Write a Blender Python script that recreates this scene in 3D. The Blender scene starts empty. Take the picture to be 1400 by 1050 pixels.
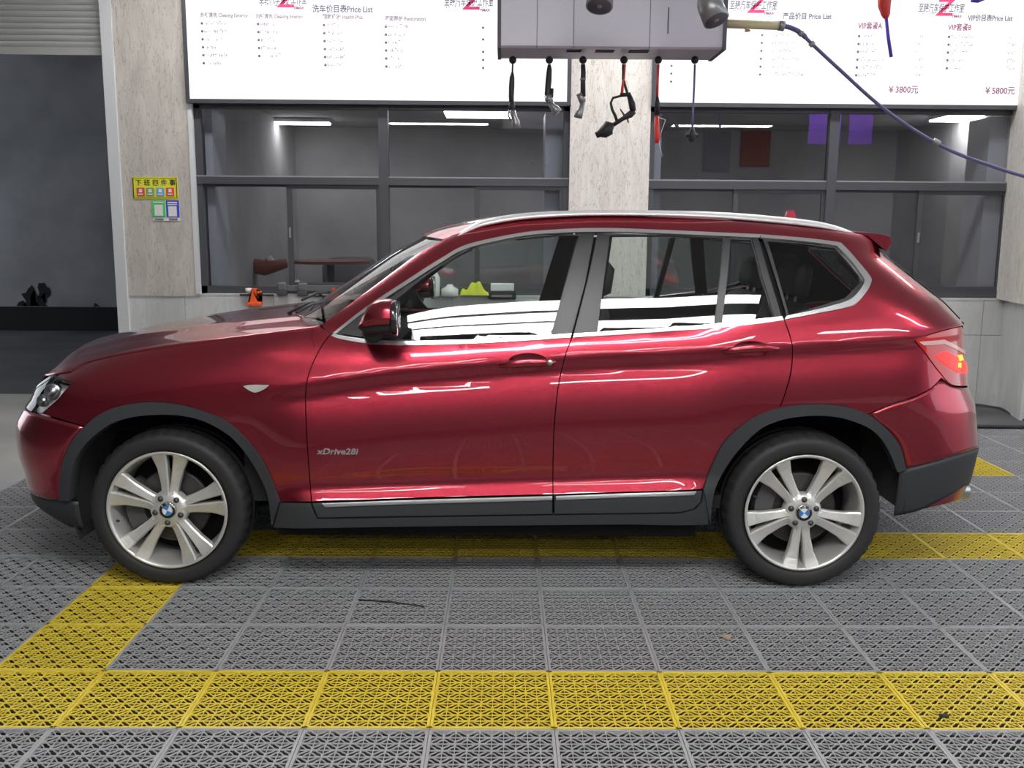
import bpy, bmesh, math, random
import numpy as np
from mathutils import Vector, Matrix, geometry
random.seed(7)
SC = bpy.context.scene
COL = SC.collection
# ------------------------------------------------------------------ camera
F, CH, TH, YAW, ROLL = 1290.6, 1.578, .16258, .008855, .006906
_c, _s = math.cos, math.sin
RM = (np.array([[_c(ROLL), -_s(ROLL), 0], [_s(ROLL), _c(ROLL), 0], [0, 0, 1]])
      @ np.array([[1, 0, 0], [0, -_s(TH), -_c(TH)], [0, _c(TH), -_s(TH)]])
      @ np.array([[_c(YAW), -_s(YAW), 0], [_s(YAW), _c(YAW), 0], [0, 0, 1]]))
CAM = np.array([0, 0, CH])
cd = bpy.data.cameras.new('camera'); cam = bpy.data.objects.new('camera', cd); COL.objects.link(cam)
cd.sensor_width = 36; cd.lens = F / 1400 * 36; cd.clip_end = 200
_m = Matrix.Identity(4)
for i in range(3):
    _m[i][0] = RM[0][i]; _m[i][1] = -RM[1][i]; _m[i][2] = -RM[2][i]; _m[i][3] = CAM[i]
cam.matrix_world = _m
SC.camera = cam
# ------------------------------------------------------------------ world, exposure
SC.view_settings.view_transform = 'Standard'; SC.view_settings.look = 'None'
SC.view_settings.exposure = 0.1; SC.view_settings.gamma = 1; SC.view_settings.use_curve_mapping = False
W_STRENGTH = 1.7      # daylight from the open sides of the bay
LAMP = 26.0           # ceiling tube lights
BOARD = 1.06           # back-lit price boards
wd = bpy.data.worlds.new('daylight'); SC.world = wd; wd.use_nodes = True
wd.node_tree.nodes['Background'].inputs[0].default_value = (.86, .93, 1, 1)
wd.node_tree.nodes['Background'].inputs[1].default_value = W_STRENGTH

def ray(px, py):
    return RM.T @ np.array([(px - 700) / F, (py - 525) / F, 1.])
def atY(px, py, Y):
    d = ray(px, py); return CAM + d * (Y / d[1])
def atZ(px, py, Z=0):
    d = ray(px, py); return CAM + d * ((Z - CH) / d[2])

# ------------------------------------------------------------------ materials
MT = {}
def _new(name):
    m = bpy.data.materials.new(name); m.use_nodes = True
    nt = m.node_tree; b = nt.nodes['Principled BSDF']; MT[name] = m
    return m, nt, b
def mat(name, col, rough=.5, metal=0, coat=0, emit=0, spec=.5, bump=0, bscale=60, vary=0, vscale=8):
    m, nt, b = _new(name)
    b.inputs['Base Color'].default_value = (*col, 1)
    b.inputs['Roughness'].default_value = rough; b.inputs['Metallic'].default_value = metal
    b.inputs['Specular IOR Level'].default_value = spec
    if coat:
        b.inputs['Coat Weight'].default_value = coat; b.inputs['Coat Roughness'].default_value = .015
    if emit:
        b.inputs['Emission Color'].default_value = (*col, 1); b.inputs['Emission Strength'].default_value = emit
    if bump or vary:
        tc = nt.nodes.new('ShaderNodeTexCoord')
    if vary:
        n = nt.nodes.new('ShaderNodeTexNoise'); n.inputs['Scale'].default_value = vscale; n.inputs['Detail'].default_value = 6
        nt.links.new(tc.outputs['Object'], n.inputs['Vector'])
        r = nt.nodes.new('ShaderNodeValToRGB')
        r.color_ramp.elements[0].position = .3; r.color_ramp.elements[1].position = .7
        r.color_ramp.elements[0].color = (*[max(0, c * (1 - vary)) for c in col], 1)
        r.color_ramp.elements[1].color = (*[min(1, c * (1 + vary)) for c in col], 1)
        nt.links.new(n.outputs['Fac'], r.inputs['Fac']); nt.links.new(r.outputs['Color'], b.inputs['Base Color'])
    if bump:
        n = nt.nodes.new('ShaderNodeTexNoise'); n.inputs['Scale'].default_value = bscale; n.inputs['Detail'].default_value = 3
        nt.links.new(tc.outputs['Object'], n.inputs['Vector'])
        bp = nt.nodes.new('ShaderNodeBump'); bp.inputs['Strength'].default_value = bump; bp.inputs['Distance'].default_value = .01
        nt.links.new(n.outputs['Fac'], bp.inputs['Height']); nt.links.new(bp.outputs['Normal'], b.inputs['Normal'])
    return m
def glassmat(name, tint, ior=1.5, rough=0.0, gain=1.0):
    m = bpy.data.materials.new(name); m.use_nodes = True; nt = m.node_tree; MT[name] = m
    nt.nodes.remove(nt.nodes['Principled BSDF'])
    out = nt.nodes['Material Output']
    tr = nt.nodes.new('ShaderNodeBsdfTransparent'); tr.inputs[0].default_value = (*tint, 1)
    gl = nt.nodes.new('ShaderNodeBsdfGlossy'); gl.inputs['Roughness'].default_value = rough
    gl.inputs[0].default_value = (1, 1, 1, 1)
    fr = nt.nodes.new('ShaderNodeFresnel')
    ge = nt.nodes.new('ShaderNodeNewGeometry'); mr = nt.nodes.new('ShaderNodeMapRange'); mr.inputs['To Min'].default_value = ior; mr.inputs['To Max'].default_value = 1 / ior
    nt.links.new(ge.outputs['Backfacing'], mr.inputs['Value']); nt.links.new(mr.outputs[0], fr.inputs['IOR'])   # a thin pane mirrors alike from both sides
    mx = nt.nodes.new('ShaderNodeMixShader')
    ml = nt.nodes.new('ShaderNodeMath'); ml.operation = 'MULTIPLY'; ml.inputs[1].default_value = gain; ml.use_clamp = True
    nt.links.new(fr.outputs[0], ml.inputs[0]); nt.links.new(ml.outputs[0], mx.inputs[0])
    nt.links.new(tr.outputs[0], mx.inputs[1]); nt.links.new(gl.outputs[0], mx.inputs[2])
    nt.links.new(mx.outputs[0], out.inputs['Surface'])
    return m
def marble(name, c0, c1, cv, scale=1.0, vein=.85):
    """wood-vein marble: streaks running close to vertical"""
    m, nt, b = _new(name)
    tc = nt.nodes.new('ShaderNodeTexCoord'); mp = nt.nodes.new('ShaderNodeMapping')
    mp.inputs['Scale'].default_value = (7 * scale, 7 * scale, 1.3 * scale); mp.inputs['Rotation'].default_value = (0, .32, 0)
    nt.links.new(tc.outputs['Object'], mp.inputs['Vector'])
    n1 = nt.nodes.new('ShaderNodeTexNoise'); n1.inputs['Scale'].default_value = 1.1; n1.inputs['Detail'].default_value = 5
    n1.inputs['Distortion'].default_value = 1.2
    n2 = nt.nodes.new('ShaderNodeTexNoise'); n2.inputs['Scale'].default_value = 4.6; n2.inputs['Detail'].default_value = 8; n2.inputs['Distortion'].default_value = .8
    for n in (n1, n2): nt.links.new(mp.outputs[0], n.inputs['Vector'])
    r1 = nt.nodes.new('ShaderNodeValToRGB'); r1.color_ramp.elements[0].position = .32; r1.color_ramp.elements[1].position = .68
    r1.color_ramp.elements[0].color = (*c0, 1); r1.color_ramp.elements[1].color = (*c1, 1)
    nt.links.new(n1.outputs['Fac'], r1.inputs['Fac'])
    r2 = nt.nodes.new('ShaderNodeValToRGB'); r2.color_ramp.interpolation = 'EASE'
    e = r2.color_ramp.elements; e[0].position = .478; e[0].color = (0, 0, 0, 1); e[1].position = .522; e[1].color = (0, 0, 0, 1)
    k = e.new(.5); k.color = (vein, vein, vein, 1)
    nt.links.new(n2.outputs['Fac'], r2.inputs['Fac'])
    mx = nt.nodes.new('ShaderNodeMix'); mx.data_type = 'RGBA'
    nt.links.new(r2.outputs['Color'], mx.inputs['Factor']); nt.links.new(r1.outputs['Color'], mx.inputs['A']); mx.inputs['B'].default_value = (*cv, 1)
    nt.links.new(mx.outputs['Result'], b.inputs['Base Color']); b.inputs['Roughness'].default_value = .38
    return m

def paint():
    m, nt, b = _new('paint')
    b.inputs['Base Color'].default_value = (.43, .033, .060, 1)
    b.inputs['Metallic'].default_value = .9; b.inputs['Roughness'].default_value = .22
    b.inputs['Coat Weight'].default_value = 1; b.inputs['Coat Roughness'].default_value = .012; b.inputs['Coat IOR'].default_value = 1.55
    tc = nt.nodes.new('ShaderNodeTexCoord'); n = nt.nodes.new('ShaderNodeTexNoise'); n.inputs['Scale'].default_value = 900
    nt.links.new(tc.outputs['Object'], n.inputs['Vector'])
    bp = nt.nodes.new('ShaderNodeBump'); bp.inputs['Strength'].default_value = .12; bp.inputs['Distance'].default_value = .002
    nt.links.new(n.outputs['Fac'], bp.inputs['Height']); nt.links.new(bp.outputs['Normal'], b.inputs['Normal'])
    # the unpainted inner face of the sheet metal is lined in black
    g = nt.nodes.new('ShaderNodeNewGeometry'); dk = nt.nodes.new('ShaderNodeBsdfDiffuse'); dk.inputs[0].default_value = (.015, .015, .016, 1)
    mx = nt.nodes.new('ShaderNodeMixShader'); nt.links.new(g.outputs['Backfacing'], mx.inputs[0]); nt.links.new(b.outputs[0], mx.inputs[1]); nt.links.new(dk.outputs[0], mx.inputs[2])
    nt.links.new(mx.outputs[0], nt.nodes['Material Output'].inputs['Surface'])
paint()
mat('blackplastic', (.034, .037, .042), .5, bump=.04, bscale=400)
mat('gloss_black', (.016, .017, .02), .16, coat=.5)
mat('pillar_black', (.03, .031, .036), .38)
mat('pillar_satin', (.028, .029, .034), .36)
mat('lamp_bowl', (.80, .81, .82), .3, .05)
mat('clear_lens', (.52, .51, .49), .15, .1, coat=.6)
mat('liner', (.035, .035, .038), .8, bump=.4, bscale=60)
mat('rubber', (.022, .022, .024), .62, bump=.05, bscale=200)
mat('tread', (.016, .016, .018), .75)
mat('void', (.006, .006, .007), .9)
mat('interior', (.018, .018, .02), .7)
mat('leather', (.03, .028, .028), .5)
mat('chrome', (.86, .87, .88), .24, .9)
mat('satin', (.72, .73, .74), .28, 1)
mat('rail', (.82, .82, .84), .36, .35)
mat('alloy', (.74, .735, .715), .36, .6, vary=.04, vscale=6)
mat('alloy_dark', (.10, .10, .10), .45, .6)
mat('brake', (.07, .068, .066), .45, .6)
mat('caliper', (.09, .09, .095), .55, .3)
mat('white', (.80, .80, .79), .4)
mat('roundel_blue', (.03, .22, .62), .25, coat=.5)
mat('reflector', (.75, .76, .78), .14, 1)
mat('amber', (.8, .33, .03), .3)
mat('tail_red', (.55, .008, .012), .16, coat=1)
mat('tail_lit', (1.0, .02, .015), .3, emit=1.3)
mat('tail_bulb', (1.0, .32, .02), .3, emit=2.2)
mat('tail_band', (.85, .5, .5), .2, coat=.6)
glassmat('carglass', (.80, .86, .84), 1.5, gain=1.35)
glassmat('privacy', (.42, .46, .46), 1.5, gain=1.2)
glassmat('lampglass', (.93, .95, .96), 1.45)
glassmat('pane', (.78, .79, .82), 1.5, gain=1.2)
mat('tile_grey', (.35, .362, .375), .48, vary=.10, vscale=3)
mat('tile_yellow', (.74, .58, .06), .45, vary=.10, vscale=3)
mat('subfloor', (.014, .014, .015), .6, vary=.4, vscale=2)
mat('concrete', (.36, .355, .34), .6, vary=.18, vscale=1.6, bump=.05, bscale=20)
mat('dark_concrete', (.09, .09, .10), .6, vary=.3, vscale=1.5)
marble('marble_left', (.50, .465, .43), (.62, .585, .545), (.33, .30, .27))
marble('marble_mid', (.72, .68, .635), (.83, .80, .755), (.46, .41, .36))
marble('marble_low', (.55, .565, .56), (.66, .675, .675), (.44, .45, .45), .5, .4)
mat('grout', (.30, .30, .29), .8)
mat('frame', (.085, .088, .10), .42, .3)
mat('frame_edge', (.32, .33, .35), .4, .3)
mat('white_post', (.66, .68, .70), .4)
mat('shutter', (.55, .56, .55), .4, .2)
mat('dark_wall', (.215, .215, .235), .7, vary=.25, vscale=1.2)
mat('room_wall', (.66, .645, .625), .8, vary=.2, vscale=1)
mat('ceiling', (.80, .80, .80), .9)
mat('rear_wall', (.20, .20, .21), .8)
mat('side_dark', (.10, .10, .11), .8)
mat('room_lamp', (1, 1, 1), .5, emit=13)
mat('lamp', (1, .985, .96), .5, emit=LAMP)
mat('board', (1, 1, 1), .9, emit=BOARD, spec=0)
MT['board'].node_tree.nodes['Principled BSDF'].inputs['Base Color'].default_value = (.04, .04, .04, 1)   # base darkened to cut reflected room light, so only the back-lit glow shows
mat('ink_grey', (.14, .12, .19), .6)
mat('ink_pink', (.34, .12, .24), .6)
mat('ink_pale', (.34, .29, .36), .6)
mat('ink_red', (.75, .04, .18), .6)
mat('ink_black', (.03, .03, .03), .6)
mat('box_body', (.60, .60, .69), .38, .1)
mat('box_dark', (.10, .10, .13), .5)
mat('hose_black', (.025, .025, .03), .5)
mat('hose_red', (.75, .06, .05), .4)
mat('hose_yellow', (.72, .66, .42), .5)
mat('hose_violet', (.16, .14, .33), .45)
mat('violet', (.14, .08, .62), .4)
mat('metal_grey', (.36, .37, .38), .35, .6)
mat('orange', (.90, .13, .03), .45)
mat('grey_block', (.13, .135, .15), .5)
mat('sign_yellow', (.80, .78, .05), .5)
mat('sign_red', (.78, .09, .09), .5)
mat('sign_green', (.22, .42, .18), .5)
mat('sign_blue', (.16, .42, .75), .5)
mat('card_green', (.10, .62, .20), .5)
mat('card_blue', (.05, .08, .62), .5)
mat('cloth_yellow', (.62, .68, .05), .8)
mat('mat_rubber', (.075, .075, .08), .55, vary=.5, vscale=2.5)
mat('leaf', (.38, .30, .2), .7)
mat('purple_banner', (.24, .06, .75), .6, emit=.8)
mat('poster_white', (.42, .42, .46), .6)
mat('poster_red', (.45, .09, .06), .6)
mat('sofa', (.22, .22, .225), .8)
mat('table_red', (.35, .12, .09), .4)
mat('warm_glow', (.9, .75, .45), .6, emit=.7)

# ------------------------------------------------------------------ mesh helpers
def mesh_obj(name, verts, faces, m=None, parent=None, smooth=False, normals=None):
    me = bpy.data.meshes.new(name)
    me.from_pydata([tuple(map(float, v)) for v in verts], [], [tuple(map(int, f)) for f in faces])
    if smooth or normals is not None:
        me.polygons.foreach_set('use_smooth', [True] * len(me.polygons))
    if normals is not None:
        me.normals_split_custom_set_from_vertices([tuple(map(float, n)) for n in normals])
    me.update()
    o = bpy.data.objects.new(name, me); COL.objects.link(o)
    if m: me.materials.append(MT[m])
    if parent: o.parent = parent
    return o
def bm_obj(name, bm, m=None, parent=None, smooth=False, recalc=True):
    if recalc: bmesh.ops.recalc_face_normals(bm, faces=bm.faces)
    me = bpy.data.meshes.new(name); bm.to_mesh(me); bm.free()
    if smooth: me.polygons.foreach_set('use_smooth', [True] * len(me.polygons))
    o = bpy.data.objects.new(name, me); COL.objects.link(o)
    if m: me.materials.append(MT[m])
    if parent: o.parent = parent
    return o
def empty(name, loc=(0, 0, 0), parent=None):
    o = bpy.data.objects.new(name, None); COL.objects.link(o); o.location = loc
    o.empty_display_size = .1
    if parent: o.parent = parent
    return o
def tag(o, label, cat, group=None, kind=None):
    o['label'] = label; o['category'] = cat
    if group: o['group'] = group
    if kind: o['kind'] = kind
    return o
def struct(o, label=None):
    o['kind'] = 'structure'
    if label: o['label'] = label
    return o
def add_box(bm, x0, x1, y0, y1, z0, z1, bev=0):
    r = bmesh.ops.create_cube(bm, size=1)
    bmesh.ops.scale(bm, vec=(x1 - x0, y1 - y0, z1 - z0), verts=r['verts'])
    bmesh.ops.translate(bm, vec=((x0 + x1) / 2, (y0 + y1) / 2, (z0 + z1) / 2), verts=r['verts'])
    if bev:
        es = list({e for v in r['verts'] for e in v.link_edges})
        bmesh.ops.bevel(bm, geom=es, offset=bev, segments=2, affect='EDGES', profile=.5)
def box(name, x0, x1, y0, y1, z0, z1, m, parent=None, bev=0):
    bm = bmesh.new(); add_box(bm, min(x0, x1), max(x0, x1), min(y0, y1), max(y0, y1), min(z0, z1), max(z0, z1), bev)
    return bm_obj(name, bm, m, parent)
def add_tube(bm, pts, rad, n=10, cap=True):
    """tube along a polyline; rad number or list"""
    pts = [Vector(p) for p in pts]; rings = []
    up = None
    for i, p in enumerate(pts):
        t = (pts[min(i + 1, len(pts) - 1)] - pts[max(i - 1, 0)]).normalized()
        if up is None:
            up = Vector((0, 0, 1)) if abs(t.z) < .9 else Vector((1, 0, 0))
        b = t.cross(up).normalized(); up = b.cross(t).normalized()
        r = rad[i] if isinstance(rad, (list, tuple)) else rad
        rings.append([bm.verts.new(p + (b * math.cos(a) + up * math.sin(a)) * r) for a in [2 * math.pi * k / n for k in range(n)]])
    for a, b in zip(rings, rings[1:]):
        for k in range(n):
            bm.faces.new((a[k], a[(k + 1) % n], b[(k + 1) % n], b[k]))
    if cap:
        bm.faces.new(rings[0][::-1]); bm.faces.new(rings[-1])
def tube(name, pts, rad, m, parent=None, n=10):
    bm = bmesh.new(); add_tube(bm, pts, rad, n); return bm_obj(name, bm, m, parent, True)
def crom(pts, k=6):
    """Catmull-Rom resample of a polyline (any dimension)"""
    P = [np.array(p, float) for p in pts]
    if len(P) < 3: return [tuple(p) for p in P]
    P = [2 * P[0] - P[1]] + P + [2 * P[-1] - P[-2]]
    out = []
    for i in range(1, len(P) - 2):
        for j in range(k):
            t = j / k
            out.append(tuple(.5 * ((2 * P[i]) + (-P[i - 1] + P[i + 1]) * t + (2 * P[i - 1] - 5 * P[i] + 4 * P[i + 1] - P[i + 2]) * t * t
                                   + (-P[i - 1] + 3 * P[i] - 3 * P[i + 1] + P[i + 2]) * t ** 3)))
    out.append(tuple(P[-2])); return out
def lathe_bm(bm, prof, n, axis='Y', c=(0, 0, 0), close=False):
    """prof: list of (r, a) – radius and position on the axis (Y)"""
    rings = []
    for r, a in prof:
        ring = []
        for k in range(n):
            t = 2 * math.pi * k / n
            ring.append(bm.verts.new((c[0] + r * math.cos(t), c[1] + a, c[2] + r * math.sin(t))))
        rings.append(ring)
    pairs = list(zip(rings, rings[1:]))
    if close: pairs.append((rings[-1], rings[0]))
    for a, b in pairs:
        for k in range(n):
            bm.faces.new((a[k], a[(k + 1) % n], b[(k + 1) % n], b[k]))
    return rings
def text_mesh(name, body, size, m, loc, rot=(math.pi / 2, 0, 0), parent=None, align='LEFT', extrude=.001, sx=1.0, shear=0, offset=0):
    cu = bpy.data.curves.new(name, 'FONT'); cu.body = body; cu.size = size; cu.extrude = extrude; cu.align_x = align; cu.shear = shear
    cu.resolution_u = 3; cu.offset = offset
    t = bpy.data.objects.new(name, cu); COL.objects.link(t)
    me = bpy.data.meshes.new_from_object(t.evaluated_get(bpy.context.evaluated_depsgraph_get()))
    bpy.data.objects.remove(t); bpy.data.curves.remove(cu)
    me.materials.clear(); me.materials.append(MT[m]); me.name = name
    o = bpy.data.objects.new(name, me); COL.objects.link(o); o.location = loc; o.rotation_euler = rot; o.scale = (sx, 1, 1)
    if parent: o.parent = parent
    return o
# ================================================================== SETTING
WY = 8.5                       # face of the pillars and the low wall
def wx(px, py): return float(atY(px, py, WY)[0])
def wz(px, py): return float(atY(px, py, WY)[2])
TX0, TY0, TS = .168, 2.803, .4   # tile grid origin and pitch

# ---- floor: slab + concrete apron + perforated tiles
floor = struct(box('floor', -16, 16, -9, 8.45, -.32, -.022, 'subfloor'))
def concrete_slab(x0, x1, y0, y1):
    o = box('concrete_slab', x0, x1, y0, y1, -.03, -.004, 'concrete', floor); return o
concrete_slab(-16, -3.125, -9, 8.9)
concrete_slab(4.75, 16, -9, 8.45)
def tile_mesh():
    V = []; Fc = []
    def rib(pts, w, h0=-.0065, h1=0.):
        n = len(pts); L = []
        for i, p in enumerate(pts):
            a = np.array(pts[max(i - 1, 0)]); b = np.array(pts[min(i + 1, n - 1)]); t = (b - a) / np.linalg.norm(b - a)
            nn = np.array([-t[1], t[0]]) * w / 2; p = np.array(p)
            base = len(V)
            V.extend([(*(p + nn), h1), (*(p - nn), h1), (*(p + nn * 1.1), h0), (*(p - nn * 1.1), h0)]); L.append(base)
        for a, b in zip(L, L[1:]):
            Fc.extend([(a, a + 1, b + 1, b), (a, b, b + 2, a + 2), (a + 1, a + 3, b + 3, b + 1)])
    n = 10; e = .011; pitch = (TS - 2 * e) / n
    g = .0012
    for (a, b) in (((g, e / 2), (TS - g, e / 2)), ((g, TS - e / 2), (TS - g, TS - e / 2)), ((e / 2, g), (e / 2, TS - g)), ((TS - e / 2, g), (TS - e / 2, TS - g))):
        rib([a, b], e - g * 1.5, -.012, .0008)
    for i in range(1, n):
        q = e + i * pitch
        rib([(e, q), (TS - e, q)], .0024, -.0045, -.0003); rib([(q, e), (q, TS - e)], .0024, -.0045, -.0003)
    for i in range(n):
        for j in range(n):
            x0, y0 = e + i * pitch, e + j * pitch
            flip = (i + j) % 2
            def T(u, v):
                if flip: u = 1 - u
                return (x0 + u * pitch, y0 + v * pitch)
            rib([T(0, 0), T(.10, .46), T(.46, .72), T(.62, .94), T(1, 1)], .0032, -.0045, -.0006)
            rib([T(0, 0), T(.46, .10), T(.72, .46), T(.94, .62), T(1, 1)], .0032, -.0045, -.0006)
    me = bpy.data.meshes.new('tile'); me.from_pydata(V, [], Fc); me.update(); me.materials.append(MT['tile_grey'])
    return me
TILE = tile_mesh()
def is_yellow(k, j):
    if j == 0: return k >= -5
    if j == 4: return k >= -5
    if k == -5 and 0 <= j <= 4: return True
    if k == 7 and j >= 8: return True
    return False
def in_view(k, j):
    y = TY0 + TS * (j + .5); x = TX0 + TS * (k + .5)
    return abs(x) < .59 * y + .75
cnt = 0
rest = []
for j in range(-2, 12):
    for k in range(-8, 11):
        if not (in_view(k, j) and TY0 + TS * j > 2.0):
            rest.append((k, j)); continue
        o = bpy.data.objects.new('tile', TILE); COL.objects.link(o); o.parent = floor
        o.location = (TX0 + TS * k, TY0 + TS * j, .0012 * math.sin(k * 5.1 + j * 2.7))
        if is_yellow(k, j):
            o.material_slots[0].link = 'OBJECT'; o.material_slots[0].material = MT['tile_yellow']
        cnt += 1
for j in range(-8, -2):
    for k in range(-8, 11): rest.append((k, j))
print('tiles', cnt, 'rest', len(rest))
# the tiles outside the frame, joined: borders and straight ribs only
bmr = bmesh.new()
for (k, j) in rest:
    x, y = TX0 + TS * k, TY0 + TS * j
    for q in [0.001] + [.011 + i * .0378 for i in range(1, 10)] + [.390]:
        w = .009 if q in (.001, .39) else .0045
        for (a, b, c, d) in ((x + q, x + q + w, y, y + .4), (x, x + .4, y + q, y + q + w)):
            bmr.faces.new([bmr.verts.new(v) for v in ((a, c, -.001), (b, c, -.001), (b, d, -.001), (a, d, -.001))])
o = bm_obj('tile_field', bmr, 'tile_grey', floor); o['kind'] = 'stuff'
# sloping edge strip along the left border of the tile field
bm = bmesh.new()
pr = [(-3.125, -.004), (-3.035, 0.0), (-3.035, -.018), (-3.125, -.018)]
for a in (pr,):
    v0 = [bm.verts.new((x, -.4, z)) for x, z in a]; v1 = [bm.verts.new((x, 7.6, z)) for x, z in a]
    for i in range(4): bm.faces.new((v0[i], v0[(i + 1) % 4], v1[(i + 1) % 4], v1[i]))
    bm.faces.new(v0); bm.faces.new(v1)
bm_obj('edge_strip', bm, 'tile_grey', floor)

# ---- bays
XL = wx(267, 250); XP0 = wx(779, 200); XP1 = wx(888, 200); XR = wx(1389, 270)
ZS = .986                       # sill
ZB = (wz(400, 138) + wz(1200, 147)) / 2   # underside of the boards
XJ0, XJ1 = wx(149, 200), wx(163, 200)     # white post of the shutter
XPL = wx(164, 200)
wall_back = struct(box('wall_back', XPL - .05, 5.2, WY + .02, WY + .14, -.3, ZS - .015, 'grout'), 'low wall under the windows')
def wtile(x0, x1, z0, z1, m='marble_low', y0=WY, par=None, name='tile'):
    return box(name, x0 + .002, x1 - .002, y0, y0 + .03, z0 + .002, z1 - .002, m, par or wall_back)
xs = [XPL - .02]; xj = wx(375, 425)
while xj - .8 > XPL: xj -= .8
while xj < 4.7: xs.append(xj); xj += .8
xs.append(4.74)
ZT = wz(1320, 458)
for a, b in zip(xs, xs[1:]):
    for z0, z1 in ((-.02, ZT), (ZT, ZS)): wtile(a, b, z0, z1)
# sill slab
box('sill_slab', XL - .02, XR + .05, WY - .004, WY + .12, ZS - .012, ZS + .004, 'marble_low', wall_back)
# pillars
wl = struct(box('wall_left', XPL, XL, WY - .01, WY + .5, ZS * .98, 4.4, 'marble_left'), 'veined stone pillar beside the shutter opening')
box('edge_trim', XL - .035, XL + .004, WY - .018, WY + .02, ZS, 4.4, 'white_post', wl)
wm = struct(box('wall_middle', XP0, XP1, WY - .02, WY + .5, ZS, 4.4, 'marble_mid'), 'pale veined stone pillar between the windows')
# right: short return wall running towards the camera
def quad_wall(name, p0, p1, z0, z1, m, th=.15):
    bm = bmesh.new(); d = Vector((p1[0] - p0[0], p1[1] - p0[1])).normalized(); n = Vector((-d.y, d.x)) * -th
    pts = [p0, p1, (p1[0] + n.x, p1[1] + n.y), (p0[0] + n.x, p0[1] + n.y)]
    lo = [bm.verts.new((x, y, z0)) for x, y in pts]; hi = [bm.verts.new((x, y, z1)) for x, y in pts]
    for i in range(4): bm.faces.new((lo[i], lo[(i + 1) % 4], hi[(i + 1) % 4], hi[i]))
    bm.faces.new(lo[::-1]); bm.faces.new(hi)
    return bm_obj(name, bm, m)
wr = struct(quad_wall('wall_right', (4.70, 8.62), (4.50, 7.75), -.02, ZS, 'marble_low'))
o = quad_wall('upper_stone', (4.63, 8.62), (4.47, 7.75), ZS, 4.4, 'marble_mid'); o.parent = wr
box('switch_box', 4.52, 4.56, 8.06, 8.14, wz(1395, 380), wz(1395, 380) + .1, 'white', wr)
struct(box('wall_back_right', 4.78, 16, WY + .14, WY + .3, -.3, 4.4, 'marble_mid'))
# white post + roller shutter + dark bay behind
struct(box('trim_1', XJ0, XPL, WY - .035, WY + .3, -.02, 4.4, 'white_post'), 'white steel post of the shutter')
d1 = struct(empty('door_1', (-5, WY, 3)), 'half-raised grey roller shutter')
zs0 = wz(60, 73)
def slat(z0, h, flat=False):
    prof = [(0, 0), (-.004, .003), (-.011, h * .35), (-.012, h * .6), (-.004, h * .92), (0, h * .96), (.006, h * .96), (.006, 0)]
    if flat: prof = [(0, 0), (-.012, .0), (-.012, h * .97), (.01, h * .97), (.01, 0)]
    bm = bmesh.new(); A = [bm.verts.new((-9.0 + 5, .07 + y, z0 - 3 + z)) for y, z in prof]; B = [bm.verts.new((XJ0 + 5, .07 + y, z0 - 3 + z)) for y, z in prof]
    n = len(prof)
    for i in range(n): bm.faces.new((A[i], A[(i + 1) % n], B[(i + 1) % n], B[i]))
    bm.faces.new(A); bm.faces.new(B[::-1])
    return bm_obj('slat', bm, 'shutter', d1)
slat(zs0, .066, True)
hh = (wz(60, 4.5) - wz(60, 63)) / 7
z = zs0 + .066
for i in range(14): slat(z, hh); z += hh
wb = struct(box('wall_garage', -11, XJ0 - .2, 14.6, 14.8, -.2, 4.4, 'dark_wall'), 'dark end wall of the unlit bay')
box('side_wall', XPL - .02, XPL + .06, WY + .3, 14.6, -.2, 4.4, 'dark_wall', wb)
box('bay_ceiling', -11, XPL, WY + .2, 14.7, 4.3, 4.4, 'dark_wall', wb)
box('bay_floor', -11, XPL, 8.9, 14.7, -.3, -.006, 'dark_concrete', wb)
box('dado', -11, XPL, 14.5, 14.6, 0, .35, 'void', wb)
for (px, py, r) in ((52, 425, .22), (42, 412, .13), (88, 432, .09), (60, 400, .1), (135, 440, .16), (30, 437, .15)):
    p = atY(px, py, 14.59); bm = bmesh.new(); vs = []
    for k in range(14):
        a = 2 * math.pi * k / 14; rr = r * random.uniform(.5, 1.2)
        vs.append(bm.verts.new((p[0] + rr * math.cos(a), 14.592, max(.36, p[2] + 1.7 * rr * math.sin(a)))))
    bm.faces.new(vs); bm_obj('stain', bm, 'void', wb)

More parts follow.
